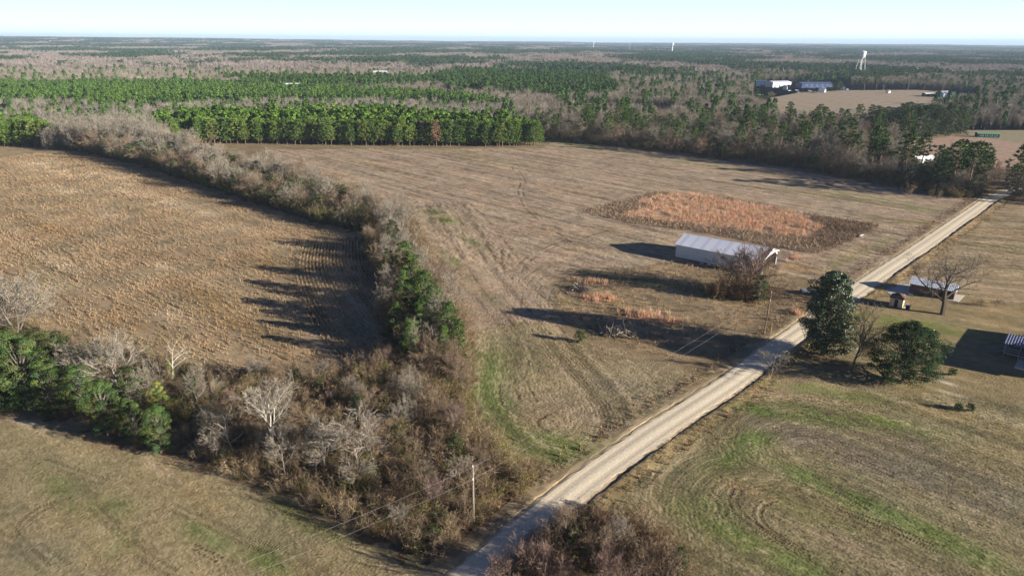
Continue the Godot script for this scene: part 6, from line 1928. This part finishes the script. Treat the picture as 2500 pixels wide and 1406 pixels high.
# ---------------------------------------------------------------- small things
func build_small_things() -> void:
	var r := rng_of(500)
	var p1: Vector3 = Vector3(54.98, 0.00, -136.99)
	var p2: Vector3 = Vector3(-4.89, 0.00, -74.83)
	var p0: Vector3 = Vector3(-21.57, 0.00, -48.94)
	var p3: Vector3 = Vector3(138.00, 0.00, -226.70)
	pole("wooden utility pole standing beside the dirt road near the magnolia", p1, 9.7, 0.35)
	pole("weathered utility pole standing in the brown thicket by the road", p2, 8.4, 0.0)
	wire("upper power line strung over the thicket from pole to pole", p2 + Vector3(0, 8.35, 0), p1 + Vector3(0, 9.5, 0), 0.7)
	wire("lower power line strung over the thicket from pole to pole", p2 + Vector3(0, 6.5, 0), p1 + Vector3(0, 7.9, 0), 0.7)
	wire("upper power line running off over the near grass field", p2 + Vector3(0, 8.35, 0), p2 + Vector3(-38, 7.6, 26), 0.6)
	wire("lower power line running off over the near grass field", p2 + Vector3(0, 6.5, 0), p2 + Vector3(-38, 5.8, 26), 0.6)
	var t := thing("marker_post", "thin yellow marker post beside the roadside utility pole", "post", Vector3(56.82, 0.00, -137.91))
	var mb := MB.new()
	mb.tube(Vector3.ZERO, Vector3(0, 2.1, 0), 0.07, 0.06, 6, true)
	part("sleeve", mb, plain(196, 160, 62, 0.6), t)
	block("cap", Vector3(-0.08, 2.1, -0.08), Vector3(0.08, 2.2, 0.08), plain(150, 120, 50, 0.6), t)
	t = thing("mailbox", "black mailbox on a post at the drive's mouth", "mailbox", Vector3(85.18, -0.00, -156.01), -0.4)
	block("post", Vector3(-0.06, 0, -0.06), Vector3(0.06, 1.05, 0.06), M.wood, t)
	mb = MB.new()
	mb.box(Vector3(-0.16, 1.05, -0.35), Vector3(0.16, 1.25, 0.35))
	mb.tube(Vector3(0, 1.25, -0.35), Vector3(0, 1.25, 0.35), 0.16, 0.16, 10, true)
	part("box", mb, M.dark, t)
	block("flag", Vector3(0.17, 1.2, -0.1), Vector3(0.19, 1.5, 0.0), plain(150, 40, 36, 0.5), t)
	t = thing("rubbish_bin", "dark blue wheeled rubbish bin beside the garden shed", "bin", Vector3(94.46, 0.00, -152.13), 0.5)
	mb = MB.new()
	mb.hexa([Vector3(-0.28, 0.12, -0.32), Vector3(0.28, 0.12, -0.32), Vector3(0.28, 0.12, 0.32), Vector3(-0.28, 0.12, 0.32), Vector3(-0.38, 1.15, -0.42), Vector3(0.38, 1.15, -0.42), Vector3(0.38, 1.15, 0.42), Vector3(-0.38, 1.15, 0.42)])
	var blue := plain(44, 54, 92, 0.5)
	part("body", mb, blue, t)
	block("lid", Vector3(-0.41, 1.15, -0.46), Vector3(0.41, 1.24, 0.46), plain(190, 190, 196, 0.5), t)
	for z in [-0.3, 0.3]:
		mb = MB.new()
		mb.tube(Vector3(-0.36, 0.14, z - 0.05), Vector3(-0.36, 0.14, z + 0.05), 0.14, 0.14, 8, true)
		part("wheel", mb, M.dark, t)
	t = thing("yard_light", "pale curved-top lamp standard on the lawn near the round oak", "lamp post", Vector3(89.52, 0.00, -134.10), 0.3)
	mb = MB.new()
	mb.tube(Vector3.ZERO, Vector3(0.05, 2.1, 0), 0.07, 0.06, 6)
	part("pole", mb, speckled(206, 190, 150, 0.1, 1.0), t)
	mb = MB.new()
	mb.tube(Vector3(0.05, 2.1, 0), Vector3(0.3, 2.4, 0), 0.06, 0.05, 6)
	mb.tube(Vector3(0.3, 2.4, 0), Vector3(0.55, 2.38, 0), 0.09, 0.13, 6, true)
	part("lamp_head", mb, M.white, t)
	# flat trailer half hidden by the magnolia
	t = thing("flat_trailer", "flat grey trailer with a red end parked behind the magnolia", "trailer", Vector3(75.23, 0.00, -162.98), -0.15)
	block("bed", Vector3(-1.7, 0.55, -1.3), Vector3(2.6, 0.7, 1.3), speckled(168, 168, 178, 0.08, 2.0), t)
	for k in 6:
		block("side_slat", Vector3(-1.85, 0.2 + k * 0.12, -1.2), Vector3(-1.75, 0.27 + k * 0.12, 1.2), M.grey_wood, t)
	block("drawbar", Vector3(-4.0, 0.35, -0.1), Vector3(-1.85, 0.5, 0.1), plain(150, 48, 48, 0.5), t)
	for x in [0.2, 1.3]:
		for z in [-1.35, 1.35]:
			mb = MB.new()
			mb.tube(Vector3(x, 0.32, z - 0.1), Vector3(x, 0.32, z + 0.1), 0.32, 0.32, 10, true)
			part("wheel", mb, M.dark, t)
	pile("brush_pile", "heap of bleached branches in the magnolia's shade", Vector3(24.09, 0.00, -136.71), 130, 4.2, 2.0, M.grey_wood, r)
	pile("burn_pile", "blackened pile of half-burnt logs in the weedy ground", Vector3(17.24, 0.00, -164.28), 70, 4.6, 1.0, speckled(54, 48, 50, 0.3, 0.8), r)
	pile("log_pile", "pale split logs strewn over the blackened pile", Vector3(17.82, 0.00, -164.90), 14, 4.0, 1.2, M.pale_bark, r)
	t = thing("fallen_tree", "pale fallen trunk lying in the thicket under the hazy tree", "log", Vector3(-22.65, 0.00, -83.03), 0.2)
	mb = MB.new()
	mb.tube(Vector3(-2.5, 0.9, 0), Vector3(2.2, 0.7, 0.3), 0.14, 0.1, 6, true)
	part("trunk", mb, M.pale_bark, t)
	for k in 10:
		mb = MB.new()
		var x := -2.4 + k * 0.4
		mb.tube(Vector3(x, 0.8, 0), Vector3(x - 0.9 - r.randf(), 0.6 + r.randf() * 1.2, r.randf_range(-1.5, 1.5)), 0.05, 0.02, 4)
		part("branch", mb, M.pale_bark, t)
	t = thing("plank", "pale board lying at the corner of the weedy plot", "board", Vector3(114.61, 0.10, -217.48), 0.75)
	block("board", Vector3(-1.5, 0.15, -0.15), Vector3(1.5, 0.3, 0.15), M.white, t)

func pole(label: String, at: Vector3, tall: float, lean: float) -> void:
	var t := thing("roadside_pole", label, "utility pole", at)
	var mb := MB.new()
	mb.tube(Vector3(0, -0.3, 0), Vector3(lean, tall, 0), 0.17, 0.12, 8, true)
	part("pole", mb, M.wood if lean > 0.0 else M.grey_wood, t)
	var top := Vector3(lean, tall, 0)
	mb = MB.new()
	mb.tube(top, top + Vector3(0, 0.28, 0), 0.07, 0.05, 6, true)
	part("insulator", mb, M.white, t)
	mb = MB.new()
	mb.tube(Vector3(lean * 0.8, tall - 1.85, 0.16), Vector3(lean * 0.8, tall - 1.6, 0.16), 0.09, 0.09, 6, true)
	part("insulator", mb, M.white, t)

func wire(label: String, a: Vector3, b: Vector3, sag: float) -> void:
	var t := thing("power_line", label, "cable", a)
	var mb := MB.new()
	var n := 18
	var old := Vector3.ZERO
	for k in n:
		var f := float(k + 1) / n
		var q := (b - a) * f - Vector3(0, sag * 4.0 * f * (1.0 - f), 0)
		mb.tube(old, q, 0.0055, 0.0055, 4)
		old = q
	part("cable", mb, speckled(186, 182, 176, 0.1, 2.0, 0.5), t)

func pile(called: String, label: String, at: Vector3, count: int, wide: float, tall: float, m: Material, r: RandomNumberGenerator) -> void:
	var t := thing(called, label, "wood pile", at)
	for k in count:
		var mb := MB.new()
		var c := Vector3(r.randfn() * wide * 0.35, 0.15 + r.randf() * tall * 0.6, r.randfn() * wide * 0.3)
		var d := Vector3(r.randf() - 0.5, (r.randf() - 0.25) * 0.7, r.randf() - 0.5).normalized() * (0.8 + r.randf() * 1.9)
		var q := c + d
		q.y = maxf(q.y, 0.05)
		c -= d * 0.6
		c.y = maxf(c.y, 0.05)
		mb.tube(c, q, 0.03 + r.randf() * 0.08, 0.02, 5, true)
		part("branch", mb, m, t)
